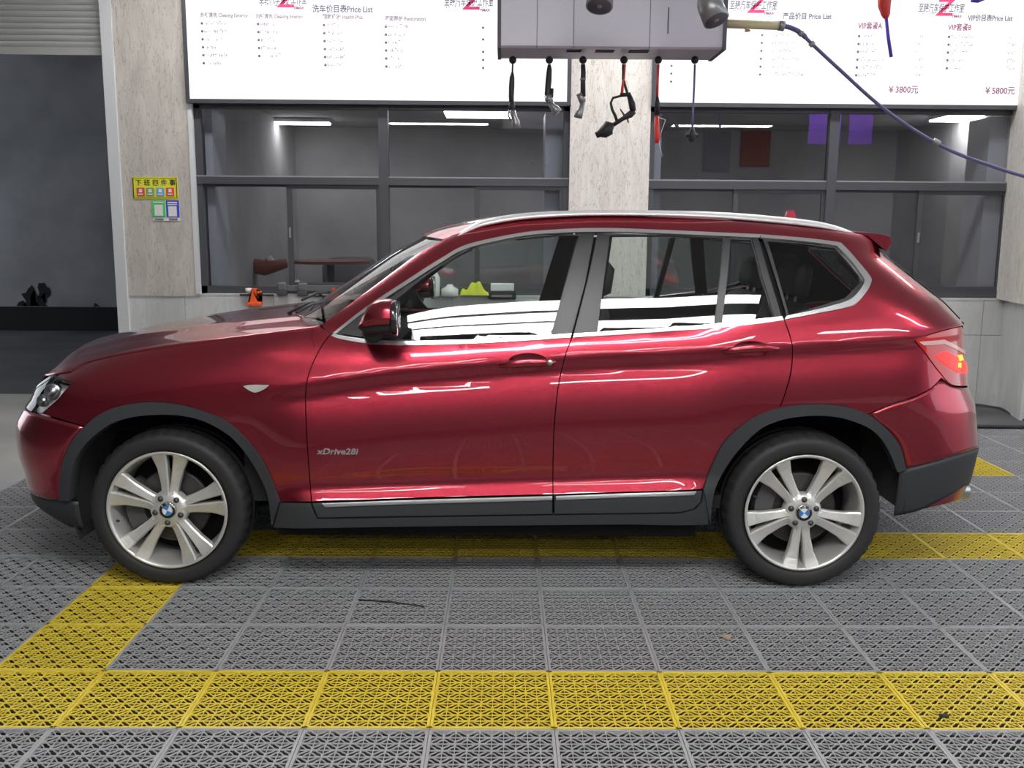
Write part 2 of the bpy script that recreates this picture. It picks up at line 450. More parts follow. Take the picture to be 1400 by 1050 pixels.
# ---- windows
def window(idx, px0, px1, lpx, rpx, rail_y, midx, sashes, label):
    """px0/px1 outer frame x in metres"""
    root = struct(empty('window_%d' % idx, (px0, WY + .04, ZS)), label)
    def b(name, x0, x1, z0, z1, m='frame', y0=0, y1=.07):
        return box(name, x0 - px0, x1 - px0, y0, y1, z0 - ZS, z1 - ZS, m, root)
    ztop = ZB + .02; fw = .052
    zr0, zr1 = rail_y
    b('frame_bar', px0, px0 + fw, ZS, ztop); b('frame_bar', px1 - fw, px1, ZS, ztop)
    b('frame_bar', px0, px1, ZS + .004, ZS + .07); b('frame_bar', px0, px1, ztop - .075, ztop + .05)
    b('frame_bar', px0, px1, zr0, zr1, y0=-.012)
    b('frame_bar', px0, px1, zr1, zr1 + .012, 'frame_edge', y0=-.006)
    mw = .042
    b('mullion', midx - mw, midx + mw, ZS, ztop, y0=-.016)
    for x0, x1 in ((px0 + fw, midx - mw), (midx + mw, px1 - fw)):
        p = b('pane', x0, x1, zr1, ztop - .07, 'pane', .03, .036)
    for (x0, x1), sx in zip(((px0 + fw, midx - mw), (midx + mw, px1 - fw)), sashes):
        b('pane', x0, sx, ZS + .07, zr0, 'pane', .05, .056); b('pane', sx, x1, ZS + .07, zr0, 'pane', .026, .032)
        for q0, q1 in ((sx - .022, sx + .022), (x1 - .03, x1)): b('sash_bar', q0, q1, ZS + .07, zr0, y0=.01, y1=.045)
        b('sash_bar', sx, x1, zr0 - .035, zr0, y0=.012, y1=.045); b('sash_bar', sx, x1, ZS + .07, ZS + .105, y0=.012, y1=.045)
        b('sash_bar', x0, sx, zr0 - .02, zr0, y0=.04, y1=.066)
        b('sash_latch', sx - .008, sx + .008, (ZS + zr0) / 2 + .02, (ZS + zr0) / 2 + .11, 'frame_edge', -.002, .012)
    # pale reveal strips seen just inside the outer jambs
    b('reveal', px0 + fw + .005, px0 + fw + .075, ZS + .07, ztop - .08, 'white_post', .1, .5)
    b('reveal', px1 - fw - .16, px1 - fw - .005, ZS + .07, ztop - .08, 'white_post', .1, .5)
    return root
window(1, XL, XP0, 0, 0, (wz(400, 252), wz(400, 242)), wx(524, 245), (wx(395, 320), wx(652, 270)), 'left steel-framed window with four lower sliding sashes')
window(2, XP1, XR, 0, 0, (wz(1200, 260), wz(1200, 249)), wx(1138, 255), (wx(1008, 270), wx(1258, 330)), 'right steel-framed window above the low stone wall')
# room behind the windows
rm = struct(box('wall_room', XL - .3, 5.2, 12.6, 12.75, -.2, 3.4, 'room_wall'), 'dim back wall of the room behind the windows')
struct(box('wall_room_left', XL - .1, XL, WY + .52, 12.58, -.2, 3.4, 'room_wall')); struct(box('wall_room_right', 5.1, 5.2, WY + .16, 12.58, -.2, 3.4, 'room_wall'))
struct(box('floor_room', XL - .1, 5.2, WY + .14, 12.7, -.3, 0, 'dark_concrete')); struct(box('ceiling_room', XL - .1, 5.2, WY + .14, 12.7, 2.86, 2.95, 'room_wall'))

# ---- back-lit price boards
def board(name, x0, x1, label):
    root = empty(name, (x0, WY, ZB)); tag(root, label, 'sign', 'back-lit price boards')
    box('panel', 0, x1 - x0, -.055, 0, .012, 1.25, 'board', root)
    box('frame_bar', -.035, 0, -.06, .06, -.02, 1.27, 'frame', root); box('frame_bar', x1 - x0, x1 - x0 + .035, -.06, .06, -.02, 1.27, 'frame', root)
    box('frame_bar', 0, x1 - x0, -.06, .06, -.022, .012, 'frame', root)
    return root
B1 = board('price_board', wx(259, 60), XP0 - .035, 'glowing white price board left of the stone pillar')
B2 = board('price_board', XP1 + .035, wx(1399, 70), 'glowing white price board right of the stone pillar')
YB = WY - .055
def bt(root, body, px, py, hpx, m='ink_grey', sx=1., shear=0, name='lettering', offset=.0012):
    """text with its left end and baseline at a pixel; cap height in pixels"""
    p = atY(px, py, YB); size = hpx * p[1] / F / .72
    return text_mesh(name, body, size, m, (p[0] - root.location.x, -.0565, p[2] - root.location.z), (math.pi / 2, 0, 0), root, 'LEFT', .0008, sx, shear, offset)
def dot(root, px, py, r=2.0, m='ink_grey'):
    p = atY(px, py, YB); R = r * p[1] / F; bm = bmesh.new()
    bmesh.ops.create_circle(bm, cap_ends=True, segments=10, radius=R, matrix=Matrix.Translation((p[0] - root.location.x, -.0568, p[2] - root.location.z)) @ Matrix.Rotation(math.pi / 2, 4, 'X'))
    bm_obj('bullet', bm, m, root)
def scribble(root, px, py, wpx, hpx=4.5, m='ink_pale'):
    """a line of print too faint to read: a row of thin strokes"""
    bm = bmesh.new(); x = px
    while x < px + wpx:
        w = random.uniform(1.0, 2.8)
        if random.random() < .78:
            y0 = py + random.uniform(-hpx, -.2) ; h = random.uniform(.7, 1.3)
            if random.random() < .45: w, h, y0 = .9, hpx * random.uniform(.6, 1), py
            a = atY(x, y0, YB); b = atY(x + w, y0 - h, YB)
            vs = [bm.verts.new((q[0] - root.location.x, -.0566, q[1] - root.location.z)) for q in ((a[0], a[2]), (b[0], a[2]), (b[0], b[2]), (a[0], b[2]))]
            bm.faces.new(vs)
        x += w + random.uniform(.3, 1.6)
    bm_obj('faint_print', bm, m, root, recalc=False)['kind'] = 'stuff'
def logo(root, px, py, w=88):
    """red Z behind outlined studio name, small print below"""
    bt(root, 'Z', px + w * .40, py + 8.5, 21, 'ink_red', 1.15, .12, 'emblem', .004)
    bt(root, '至臻汽车保护工作室', px, py + 3, 8.5, 'ink_grey', w / 106, .15, offset=.0008)
    scribble(root, px + 3, py + 7, w - 8, 2, 'ink_grey'); bt(root, 'TIMAX', px + w * .76, py + 11.5, 3.2, 'ink_pink')
logo(B1, 354, 1, 62); logo(B1, 607, 4, 64)
logo(B2, 997, 8.5, 62); logo(B2, 1255, 12.5, 60)
bt(B1, '洗车价目表Price List', 427, 16, 7.5, sx=.86); bt(B2, '产品价目 Price List', 1070, 25.5, 6.5, sx=.88); bt(B2, 'VIP价目表Price List', 1323, 28, 6.5, sx=.80)
bt(B1, '外饰清洗 Cleaning Exterior', 274, 23, 4.6, 'ink_pale', .85); bt(B1, '内饰清洗 Cleaning Interior', 350, 24.5, 4.6, 'ink_pale', .85)
bt(B1, '精致维护 Health Plus', 441, 25.5, 5, 'ink_pale', .85); bt(B1, '漆面养护 Restoration', 526, 28, 5, 'ink_pale', .85)
bt(B2, 'VIP套餐A', 1173, 39, 7, 'ink_pink', .8); bt(B2, 'VIP套餐B', 1296, 41, 7, 'ink_pink', .8)
bt(B2, '¥ 3800元', 1215, 126.5, 8, 'ink_pink', .92); bt(B2, '¥ 5800元', 1347, 128, 8, 'ink_pink', .92)
for (x, y, n, dx) in ((276, 32, 6, .55), (353, 33, 5, .4), (443, 34.5, 6, .4), (527.5, 36.5, 6, .15)):
    for i in range(n):
        yy = y + i * 10.9; xx = x + i * dx
        dot(B1, xx, yy, 1.7 if x != 353 or 1 else 1.5); scribble(B1, xx + 3, yy + 2, random.uniform(16, 30))
for (x, y) in ((660.5, 38), (660.5, 54), (660.5, 71), (660.5, 82), (660.5, 93)): dot(B1, x, y, 1.6)
for i in range(6): dot(B2, 1042 - i * .6, 48 + i * 10.8, 1.5); scribble(B2, 1056, 50 + i * 10.8, random.uniform(20, 45)); 
for i in range(3): dot(B2, 918 - i * .3, 90 + i * 10.8, 1.5)
for i in range(6): dot(B2, 1174.5 - i * .8, 49.5 + i * 10.7, 1.7); scribble(B2, 1177 - i * .8, 51.5 + i * 10.7, random.uniform(14, 36)); scribble(B2, 1252, 51 + i * 10.7, 9)
for i in range(5): dot(B2, 1297.5 - i * .8, 50.5 + i * 10.7, 1.7); scribble(B2, 1300 - i * .8, 52.5 + i * 10.7, random.uniform(14, 36)); scribble(B2, 1380 - i, 53 + i * 10.7, 10)

# ---- notice and payment cards on the left pillar
YS = WY - .012
def flat(root, name, px0, py0, px1, py1, m, d=.0):
    a = atY(px0, py0, YS); b = atY(px1, py1, YS)
    return box(name, a[0] - root.location.x, b[0] - root.location.x, -.004 - d, -d, b[2] - root.location.z, a[2] - root.location.z, m, root)
p = atY(212, 272, YS)
sg = tag(empty('notice_sign', (p[0], YS, p[2])), 'small yellow notice with four coloured squares on the stone pillar', 'sign')
flat(sg, 'sheet', 180.5, 241.5, 244, 272.5, 'sign_yellow')
for q in ((182.5, 243.3, 242, 243.9), (182.5, 270, 242, 270.6)): flat(sg, 'border_line', *q, 'ink_black', .0045)
for q in ((182.5, 243.3, 183, 270.6), (241.5, 243.3, 242, 270.6)): flat(sg, 'border_line', *q, 'ink_black', .0045)
for ch, x in zip('下班四件事', (185.3, 197, 208.6, 220.3, 231.8)):
    q = atY(x, 253, YS); text_mesh('lettering', ch, 7.2 * q[1] / F * 1.18, 'ink_black', (q[0] - p[0], -.0055, q[2] - p[2]), (math.pi / 2, 0, 0), sg, extrude=.0005, offset=.0006)
for x, m in ((187, 'sign_red'), (200, 'sign_green'), (213.8, 'sign_blue'), (227.2, 'sign_red')):
    f_ = flat(sg, 'pictogram', x, 256.5, x + 11.5, 268.3, m, .0045)
    flat(sg, 'pictogram_mark', x + 3.5, 258.5, x + 8, 263, 'white', .009); flat(sg, 'caption_mark', x + 2.5, 264.8, x + 9, 266.3, 'white', .009)
p = atY(228, 301, YS)
cds = tag(empty('payment_card', (p[0], YS, p[2])), 'green and blue payment card below the yellow notice', 'sign')
flat(cds, 'card', 207.5, 274, 246.5, 302.2, 'white')
flat(cds, 'card_half', 207.5, 274, 227, 297, 'card_green', .0045); flat(cds, 'card_half', 227, 274, 246, 297, 'card_blue', .0045)
flat(cds, 'blank_square', 211.5, 280, 223.5, 295, 'white', .009); flat(cds, 'blank_square', 230.5, 282, 242.5, 296, 'white', .009)
flat(cds, 'text_bar', 229.5, 276, 242.5, 278, 'white', .009); flat(cds, 'text_bar', 229.5, 279, 242.5, 280.5, 'white', .009); flat(cds, 'text_bar', 210, 276, 224, 277.5, 'white', .009)
flat(cds, 'caption', 212, 299, 224, 300.5, 'ink_grey', .0045); flat(cds, 'caption', 232, 299, 243, 300.5, 'ink_grey', .0045)

# ---- ceiling with tube lights, rest of the hall
ceil = struct(box('ceiling', -16, 16, -9, WY + .3, 4.4, 4.55, 'ceiling'))
struct(box('wall_front', -16, 16, -9.15, -9, -.3, 4.4, 'rear_wall'))
struct(box('wall_unseen_left', -9.7, -9.5, -9, WY, -.3, 4.4, 'side_dark'))  # unseen wall, added to darken what the front of the car reflects
def lamp(x, y, lx, ly, label, z=4.05, m='lamp', hang=.36):
    r = empty('ceiling_light', (x, y, z)); tag(r, label, 'lamp', 'linear lamps under the ceiling')
    box('housing', -lx / 2, lx / 2, -ly / 2, ly / 2, .012, .05, 'white', r)
    box('diffuser', -lx / 2 + .01, lx / 2 - .01, -ly / 2 + .01, ly / 2 - .01, -.006, .012, m, r)
    for s in (-1, 1):
        if hang: tube('hanger', [(s * lx * .4, 0, .05), (s * lx * .4, 0, hang)], .006, 'metal_grey', r, 6)
for x0, x1, y, w, nm in ((-1.25, 2.1, .34, .26, 'nearest the camera'), (-1.25, .62, .65, .25, 'in the middle, the shortest'), (-1.25, 2.1, .98, .27, 'nearest the car')):
    lamp((x0 + x1) / 2, y, x1 - x0, w, 'long wide lamp over the space before the car, %s of three' % nm)
for y, r in ((-3.2, 'first'), (-6.2, 'second')):
    for x, cn in ((-1.6, 'leftmost'), (1.8, 'middle'), (5.2, 'rightmost')):
        lamp(x, y, 2.4, .30, 'linear lamp, %s of the %s row behind the camera' % (cn, r))
lamp(5.4, .7, 2.4, .30, 'linear lamp over the right end of the space before the car')
for x, cn in ((-1.9, 'left'), (1.6, 'middle'), (4.6, 'right')): lamp(x, 7.3, 2.4, .30, 'linear lamp added to brighten the window wall behind the car, %s of three' % cn)  # three added lamps that lift the window wall and its pillars
for px, py, cn in ((655, 172, 'left'), (1330, 172, 'right')):
    p = atY(px, py, 10.6); lamp(p[0], 10.6, .75, .55, 'louvred ceiling panel in the room behind the %s window' % cn, 2.80, 'room_lamp', .06)
p = atY(400, 180, 11.6); lamp(p[0], 11.6, .9, .2, 'slim ceiling lamp in the room behind the scooter', 2.80, 'room_lamp', .06)
# ================================================================== CAR
YC = 4.95
XA_F, XA_R = float(atY(229.5, 700, 4.02)[0]), float(atY(1099, 700, 4.02)[0])
car = tag(empty('car', ((XA_F + XA_R) / 2, YC, 0)), 'dark red sport utility car seen from its side, facing left', 'car')
CINV = Matrix.Translation((-(XA_F + XA_R) / 2, -YC, 0))
def part(o, label=None):
    o.parent = car; o.matrix_parent_inverse = CINV
    if label: o['label'] = label
    return o
def sub(o, p, label=None):
    o.parent = p
    if label: o['label'] = label
    return o
def cxz(pts, Y):
    a = np.array([[atY(p[0], p[1], Y)[0], atY(p[0], p[1], Y)[2]] for p in pts]); return a
sstep = lambda a, b, x: np.clip((x - a) / (b - a), 0, 1) ** 2 * (3 - 2 * np.clip((x - a) / (b - a), 0, 1))
# --- half-width table W(x, z) of the body side
GX = np.arange(-2.46, 2.47, .02); GZ = np.arange(.10, 1.73, .008)
c_crease = cxz([(340, 541), (420, 527), (537, 510), (681, 498), (800, 489), (984, 481), (1083, 477), (1252, 466), (1320, 462)], 4.02)
c_belt = cxz([(430, 452), (458, 462), (516, 471), (571, 472), (674, 469), (780, 461), (950, 450), (1070, 438), (1250, 415)], 4.09)
c_hood = cxz([(60, 520), (79, 511), (120, 496), (171, 484), (240, 473), (336, 461), (420, 450), (450, 447)], 4.12)
c_roof = cxz([(438, 443), (503, 397), (571, 347), (606, 326), (640, 314), (709, 300), (811, 295), (880, 295.5), (1029, 303), (1118, 312), (1166, 318)], 4.33)
NOSE = cxz([(60, 700), (42, 678), (34, 640), (26, 618), (22, 594), (22, 578), (32, 558), (40, 546), (46, 526), (54, 510)], 4.30)
REAR1 = cxz([(1318, 690), (1331, 656), (1341, 611), (1337, 580), (1334, 552), (1324, 528), (1322, 500), (1321, 474), (1322, 447), (1321, 442)], 4.27)
REAR2 = cxz([(1282, 410), (1250, 383), (1207, 345)], 4.36)
def fx_front(z):
    o = np.argsort(NOSE[:, 1]); a = np.interp(z, NOSE[o, 1], NOSE[o, 0]) - .087
    zt = NOSE[o, 1][-1]
    return a + np.where(z > zt, (z - zt) * 1.6, 0)
RR = np.vstack([REAR1, REAR2])
def fx_rear(z):
    o = np.argsort(RR[:, 1]); return np.interp(z, RR[o, 1], RR[o, 0]) + .09
def keys(k):
    z = np.array([a for a, b in k]); z = np.maximum.accumulate(z + np.arange(len(z)) * 1e-5); return np.interp(GZ, z, [b for a, b in k])
TBL = np.zeros((len(GX), len(GZ)))
for i, x in enumerate(GX):
    zc = np.interp(x, c_crease[:, 0], c_crease[:, 1]); zb = np.interp(x, c_belt[:, 0], c_belt[:, 1])
    zh = np.interp(x, c_hood[:, 0], c_hood[:, 1]); zt = max(np.interp(x, c_roof[:, 0], c_roof[:, 1]), zb + .06)
    d = .030 * (x + .8)
    top = [(zb + .012, 21), (zt - .12, 27), (zt - .05, 37), (zt, 62), (zt + .05, 76)]
    D = keys([(.1, -22), (.24, -14), (.30 + d, -5), (.345 + d, 0), (.378 + d, 1), (.398 + d, 22), (.44 + d, 25), (.472 + d, 1), (.50 + d, -5), (zc - .42, -5), (zc - .33, 0), (zc - .25, 6), (zc - .15, 11),
              (zc - .066, 15), (zc - .048, -5), (zc - .004, -7), (zc + .006, 14), (zc + .05, 20), (zb - .006, 36)] + top)
    P = keys([(.1, -22), (.3, -8), (.42, -4), (zh - .5, -3), (zh - .38, 1), (zh - .28, 6), (zh - .18, 12), (zh - .10, 20), (zh - .045, 35), (zh, 52), (zh + .06, 64)])
    Q = keys([(.1, -24), (.3, -12), (.42, -6), (.55, -4), (zc - .4, -2), (zc - .28, 1), (zc - .2, 5), (zc - .1, 10), (zc - .036, 9), (zc - .024, -7), (zc - .003, -9), (zc + .007, 12), (zc + .08, 15), (max(zb, zc + .09), 22)] + top)
    wf = 1 - sstep(-1.15, -.82, x); wq = sstep(.75, 1.1, x)
    al = P * wf + D * (1 - wf) * (1 - wq) + Q * (1 - wf) * wq
    ta = np.tan(np.radians(np.clip(al, -40, 76)))
    w = -np.concatenate([[0], np.cumsum((ta[1:] + ta[:-1]) / 2 * .008)])
    w -= np.interp(.80, GZ, w)
    TBL[i] = w + .930 - .016 * (x / 1.6) ** 2
def blur(T, ax, n):
    for _ in range(n):
        p = np.pad(T, [(1, 1) if a == ax else (0, 0) for a in range(2)], 'edge')
        T = .25 * np.take(p, range(0, T.shape[ax]), ax) + .5 * T + .25 * np.take(p, range(2, T.shape[ax] + 2), ax)
    return T
TBL = blur(blur(TBL, 1, 1), 0, 10)
FF = np.ones_like(TBL)
for j, z in enumerate(GZ):
    ef = np.clip((GX - fx_front(z)) / .66, 0, 1); er = np.clip((fx_rear(z) - GX) / .54, 0, 1)
    FF[:, j] = (1 - (1 - ef) ** 3) ** (1 / 3.) * (1 - (1 - er) ** 3) ** (1 / 3.)
TBL = np.clip(TBL, 0, 2) * FF
def lerp2(T, x, z):
    fx = np.clip((np.asarray(x, float) - GX[0]) / .02, 0, len(GX) - 1.001); fz = np.clip((np.asarray(z, float) - GZ[0]) / .008, 0, len(GZ) - 1.001)
    i = fx.astype(int); j = fz.astype(int); u = fx - i; v = fz - j
    return T[i, j] * (1 - u) * (1 - v) + T[i + 1, j] * u * (1 - v) + T[i, j + 1] * (1 - u) * v + T[i + 1, j + 1] * u * v
TBX, TBZ = np.gradient(TBL, .02, .008)
TBX = np.clip(TBX, -4, 4)
Wf = lambda x, z: lerp2(TBL, x, z)
def nrm(x, z):
    a = lerp2(TBX, x, z); b = lerp2(TBZ, x, z); n = np.stack([-a, -np.ones_like(a), -b], -1); return n / np.linalg.norm(n, axis=-1, keepdims=True)
_YS = np.arange(3.7, YC, .002)
def hit(px, py):
    """pixel -> (x, z) on the near body side"""
    d = ray(px, py); t = _YS / d[1]; x = d[0] * t; z = CH + d[2] * t
    g = _YS - (YC - Wf(x, z)); k = np.argmax(g >= 0) if (g >= 0).any() else int(np.argmax(g))
    return (float(x[k]), float(z[k]))
def hits_raw(pts): return [hit(*p) for p in pts]
def hits(pts):
    out = []
    for p in pts:
        x, z = hit(*p)
        if x > 1.5: x = min(x, float(fx_rear(np.array(z))) - (.058 if z < 1.02 else .075))   # stay on the near flank at the tail corner
        elif x < -1.8: x = max(x, float(fx_front(np.array(z))) + .058)
        out.append((x, z))
    return out
def P3(px, py, off=0):
    x, z = hit(px, py); n = nrm(np.array(x), np.array(z)); return np.array([x, YC - float(Wf(x, z)), z]) + n * off

def inpoly(poly, pts):
    poly = np.asarray(poly); x, y = pts[:, 0], pts[:, 1]; r = np.zeros(len(pts), bool); j = len(poly) - 1
    for i in range(len(poly)):
        xi, yi = poly[i]; xj, yj = poly[j]
        c = ((yi > y) != (yj > y)) & (x < (xj - xi) * (y - yi) / (yj - yi + 1e-12) + xi); r ^= c; j = i
    return r
def dens(poly, step):
    out = []
    for a, b in zip(poly, poly[1:] + poly[:1]):
        L = math.hypot(b[0] - a[0], b[1] - a[1]); n = max(1, int(math.ceil(L / step)))
        for k in range(n): out.append((a[0] + (b[0] - a[0]) * k / n, a[1] + (b[1] - a[1]) * k / n))
    res = []
    for p in out:
        if not res or math.hypot(p[0] - res[-1][0], p[1] - res[-1][1]) > .0015: res.append(p)
    if math.hypot(res[0][0] - res[-1][0], res[0][1] - res[-1][1]) < .0015: res.pop()
    return res
def inset(poly, d):
    P = np.array(poly); n = len(P); A = 0
    for i in range(n): A += P[i - 1][0] * P[i][1] - P[i][0] * P[i - 1][1]
    s = 1 if A > 0 else -1; out = []
    for i in range(n):
        e1 = P[i] - P[i - 1]; e2 = P[(i + 1) % n] - P[i]
        n1 = np.array([-e1[1], e1[0]]) / (np.linalg.norm(e1) + 1e-9); n2 = np.array([-e2[1], e2[0]]) / (np.linalg.norm(e2) + 1e-9)
        m = n1 + n2; l = m @ m
        m = m / l * 2 if l > .5 else n1
        out.append(tuple(P[i] + s * m * d))
    return out
def mirror_obj(o, name, parent_fn=None):
    me = o.data.copy()
    n = len(me.vertices); co = np.empty(n * 3, np.float32); me.vertices.foreach_get('co', co); co = co.reshape(-1, 3)
    fs = [tuple(p.vertices)[::-1] for p in me.polygons]
    co[:, 1] = 2 * YC - co[:, 1]
    nm = o.get('_n'); normals = None
    if o.name in NRM: normals = NRM[o.name] * np.array([1, -1, 1])
    q = mesh_obj(name, co, fs, None, None, smooth=any(p.use_smooth for p in me.polygons), normals=normals)
    for m in me.materials: q.data.materials.append(m)
    q.data.polygons.foreach_set('material_index', [p.material_index for p in o.data.polygons])
    return q
NRM = {}
def surf_panel(name, poly_xz, m, off=0., lip=.014, holes=(), ins=.0022, grid=.022, dish=None):
    """a panel lying on the body side, outline in (x, z); with a turned-in edge"""
    outer = dens(inset(dens(poly_xz, .03), ins) if ins else dens(poly_xz, .03), .02)
    loops = [outer] + [dens(list(h), .012) for h in holes]
    V = []; E = []
    for L in loops:
        b = len(V); V += L; E += [(b + i, b + (i + 1) % len(L)) for i in range(len(L))]
    A = np.array(V); lo = A.min(0); hi = A.max(0)
    gx, gz = np.meshgrid(np.arange(lo[0] + grid / 2, hi[0], grid), np.arange(lo[1] + grid / 2, hi[1], grid)); g = np.stack([gx.ravel(), gz.ravel()], 1)
    ok = inpoly(outer, g)
    for h in loops[1:]: ok &= ~inpoly(h, g)
    g = g[ok]
    if len(g):
        d2 = np.min(((g[:, None, :] - A[None]) ** 2).sum(-1), axis=1); g = g[d2 > (grid * .45) ** 2]
    pts = [Vector(p) for p in V] + [Vector(p) for p in g]
    r = geometry.delaunay_2d_cdt(pts, E, [], 0, 1e-6)
    v2 = np.array([tuple(v) for v in r[0]]); tri = [tuple(f) for f in r[2]]
    cen = np.array([v2[list(f)].mean(0) for f in tri]); keep = inpoly(outer, cen)
    for h in loops[1:]: keep &= ~inpoly(h, cen)
    tri = [f for f, k in zip(tri, keep) if k]
    N = nrm(v2[:, 0], v2[:, 1]); W = Wf(v2[:, 0], v2[:, 1])
    P = np.stack([v2[:, 0], YC - W, v2[:, 1]], 1) + N * off
    # orient towards the camera side
    T = []
    for f in tri:
        a, b, c = P[list(f[:3])]; q = np.cross(b - a, c - a)
        T.append(f if q @ N[f[0]] > 0 else f[::-1])
    ec = {}
    for f in T:
        for a, b in zip(f, f[1:] + f[:1]): ec[(a, b)] = 1
    bd = [(a, b) for (a, b) in ec if (b, a) not in ec]
    verts = list(P); nn = list(N); faces = list(T)
    if lip:
        for a, b in bd:
            e = P[b] - P[a]; o_ = np.cross(e, N[a]); o_ = o_ / (np.linalg.norm(o_) + 1e-9)
            k = len(verts)
            q0 = P[a] - N[a] * lip; q1 = P[b] - N[b] * lip
            ma = N[a] * .35 + o_; mb = N[b] * .35 + o_
            verts += [P[a], P[b], q1, q0]; nn += [ma / np.linalg.norm(ma), mb / np.linalg.norm(mb), o_, o_]
            faces.append((k + 1, k, k + 3, k + 2))
    o = mesh_obj(name, verts, faces, m, None, True, nn); NRM[o.name] = np.array(nn)
    return o
def both(name, poly_px, m, parent=None, label=None, xz=None, **kw):
    """panel on both sides of the car"""
    poly = xz if xz is not None else hits(poly_px)
    if 'holes' in kw: kw['holes'] = [hits(h) for h in kw['holes']]
    a = surf_panel(name, poly, m, **kw); b = mirror_obj(a, name)
    for o, p in ((a, 0), (b, 1)):
        if parent: sub(o, parent[p], label)
        else: part(o, label)
    return a, b
def pair(o, name, parent=None, label=None):
    b = mirror_obj(o, name)
    for q, p in ((o, 0), (b, 1)):
        if parent: sub(q, parent[p], label)
        else: part(q, label)
    return o, b
def grid_obj(name, rows, m, flip=False, closed=False, smooth=True):
    nr, nc = len(rows), len(rows[0]); V = [p for r in rows for p in r]; Fs = []
    for i in range(nr - 1):
        for j in range(nc - 1):
            f = (i * nc + j, i * nc + j + 1, (i + 1) * nc + j + 1, (i + 1) * nc + j); Fs.append(f[::-1] if flip else f)
    return mesh_obj(name, V, Fs, m, None, smooth)
# ---------------------------------------------------------------- outlines (pixels of the photograph)
c = crom
ARF_O = [(82, 684), (85, 640), (98, 606), (117, 583), (144, 563), (178, 552.5), (219, 550), (260, 556.5), (302, 571.5), (329, 591.5), (353, 620), (370, 651), (383, 686)]
ARF_I = [(97, 684), (101, 639), (117, 608), (148, 582), (176, 571.5), (211, 567), (249, 568), (282, 576.5), (313, 594), (336, 618), (353, 644), (367, 676), (373, 717)]
ARR_O = [(961, 669), (971, 641), (988.6, 606), (1012, 583), (1040, 566), (1066, 557.5), (1100, 553), (1132, 553), (1160, 557), (1186, 566.5), (1211, 586), (1229, 609), (1238, 641)]
ARR_I = [(970, 716), (973.6, 680), (982, 656), (997, 630), (1018.6, 604), (1042, 584), (1070, 573), (1104, 568), (1138.6, 569), (1171, 577.5), (1196, 591), (1213.6, 615), (1226, 645)]
DFRONT = [(451.5, 457), (438, 476), (424, 506), (418.5, 530), (418, 561), (420.5, 613), (426, 686)]
DMID = [(815, 311), (801, 383), (782, 461), (772, 489), (763, 530), (758, 579), (756, 630), (756, 676)]
DREAR = [(1039, 321), (1055, 377), (1072, 437), (1081, 463), (1083.5, 482), (1081, 510), (1074, 536), (1066, 557.5)]
BELT = [(451.5, 457), (462, 462), (490, 467.5), (516, 470), (571, 471.5), (674, 468), (782, 461)]
BELT2 = [(782, 461), (870, 455.5), (950, 450), (1020, 443.5), (1072, 437)]
CHR_T = [(455, 456), (503, 419), (571, 374), (606, 352), (640, 334.5), (709, 319.5), (760, 314.5), (815, 312.5), (880, 314), (1039, 321)]
CHR_Q = [(1039, 321), (1100, 326), (1143, 331.5), (1152, 335.5), (1170, 355), (1188, 377), (1190.5, 386), (1182, 402), (1164, 418), (1120, 428), (1072, 437)]
WS = [(438, 445), (470, 421), (503, 397), (540, 369.5), (571, 347), (606, 327)]
DITCH = [(606, 327), (640, 314.5), (709, 300.5), (811, 295.5), (880, 296), (1029, 303.5), (1118, 312.5), (1166, 318), (1185, 321.5)]
TAILEDGE = [(1185, 321.5), (1212, 345), (1257, 383), (1287, 410), (1314, 446)]
TLAMP = [(1314, 446), (1285, 453), (1254, 463), (1251, 467), (1262, 480), (1280, 504), (1297, 524), (1310, 528), (1323, 528), (1322, 500), (1319, 474)]
BGAP = [(1297, 524), (1287, 517), (1271, 532), (1248, 543), (1220, 552), (1186, 566.5)]
HEDGE = [(98, 509), (120, 496), (171, 484), (240, 473), (336, 461), (420, 450), (438, 446)]
HLAMP = [(54, 510), (73, 513), (98, 523), (88, 536), (78, 546), (56, 565), (44, 562), (41, 556), (42, 546), (47, 526)]
def arc_between(P, a, b):
    """piece of an outline between two of its vertices (inclusive)"""
    ia, ib = P.index(a), P.index(b); return P[ia:ib + 1] if ia <= ib else P[ib:ia + 1][::-1]

# ---------------------------------------------------------------- painted panels
fender = both('front_fender', [(98, 523), (77, 515), (82, 511.5), (98, 508.5)] + c(HEDGE)[1:] + [(451.5, 457)] + c(DFRONT)[1:] + c(ARF_O[3:])[::-1][0:-1] + [(117, 583), (78, 572), (56, 565), (78, 546)], 'paint')
TE = [(float(fx_rear(np.array(z))) - .072, float(z)) for z in np.linspace(hit(1212, 345)[1], hit(1314, 446)[1], 14)]
side = both('body_side', None, 'paint', xz=hits(c(WS) + c(DITCH)[1:]) + TE + hits(c(TLAMP[:4])[2:] + c(TLAMP[3:7])[1:] + c(BGAP[1:])
            + c(ARR_O[5:10])[::-1][1:] + c(DREAR[2:])[::-1][1:] + c(CHR_Q)[::-1][1:] + c(CHR_T)[::-1][1:] + [(451.5, 457)]))
hole_f = [(722 + 27 * math.cos(t), 494 + 11.5 * math.sin(t)) for t in np.linspace(0, 2 * math.pi, 28, endpoint=False)]
hole_r = [(1027 + 25 * math.cos(t), 477 + 11 * math.sin(t)) for t in np.linspace(0, 2 * math.pi, 28, endpoint=False)]
fdoor = both('front_door', c(BELT) + c(DMID[2:])[1:] + [(590, 680), (426, 686)] + c(DFRONT)[::-1][1:-1], 'paint', holes=[hole_f])
rdoor = both('rear_door', c(BELT2) + c(DREAR[2:])[1:] + c(ARR_O[:6])[::-1][1:] + [(860, 672.5), (756, 676)] + c(DMID[2:])[::-1][1:-1], 'paint', holes=[hole_r])
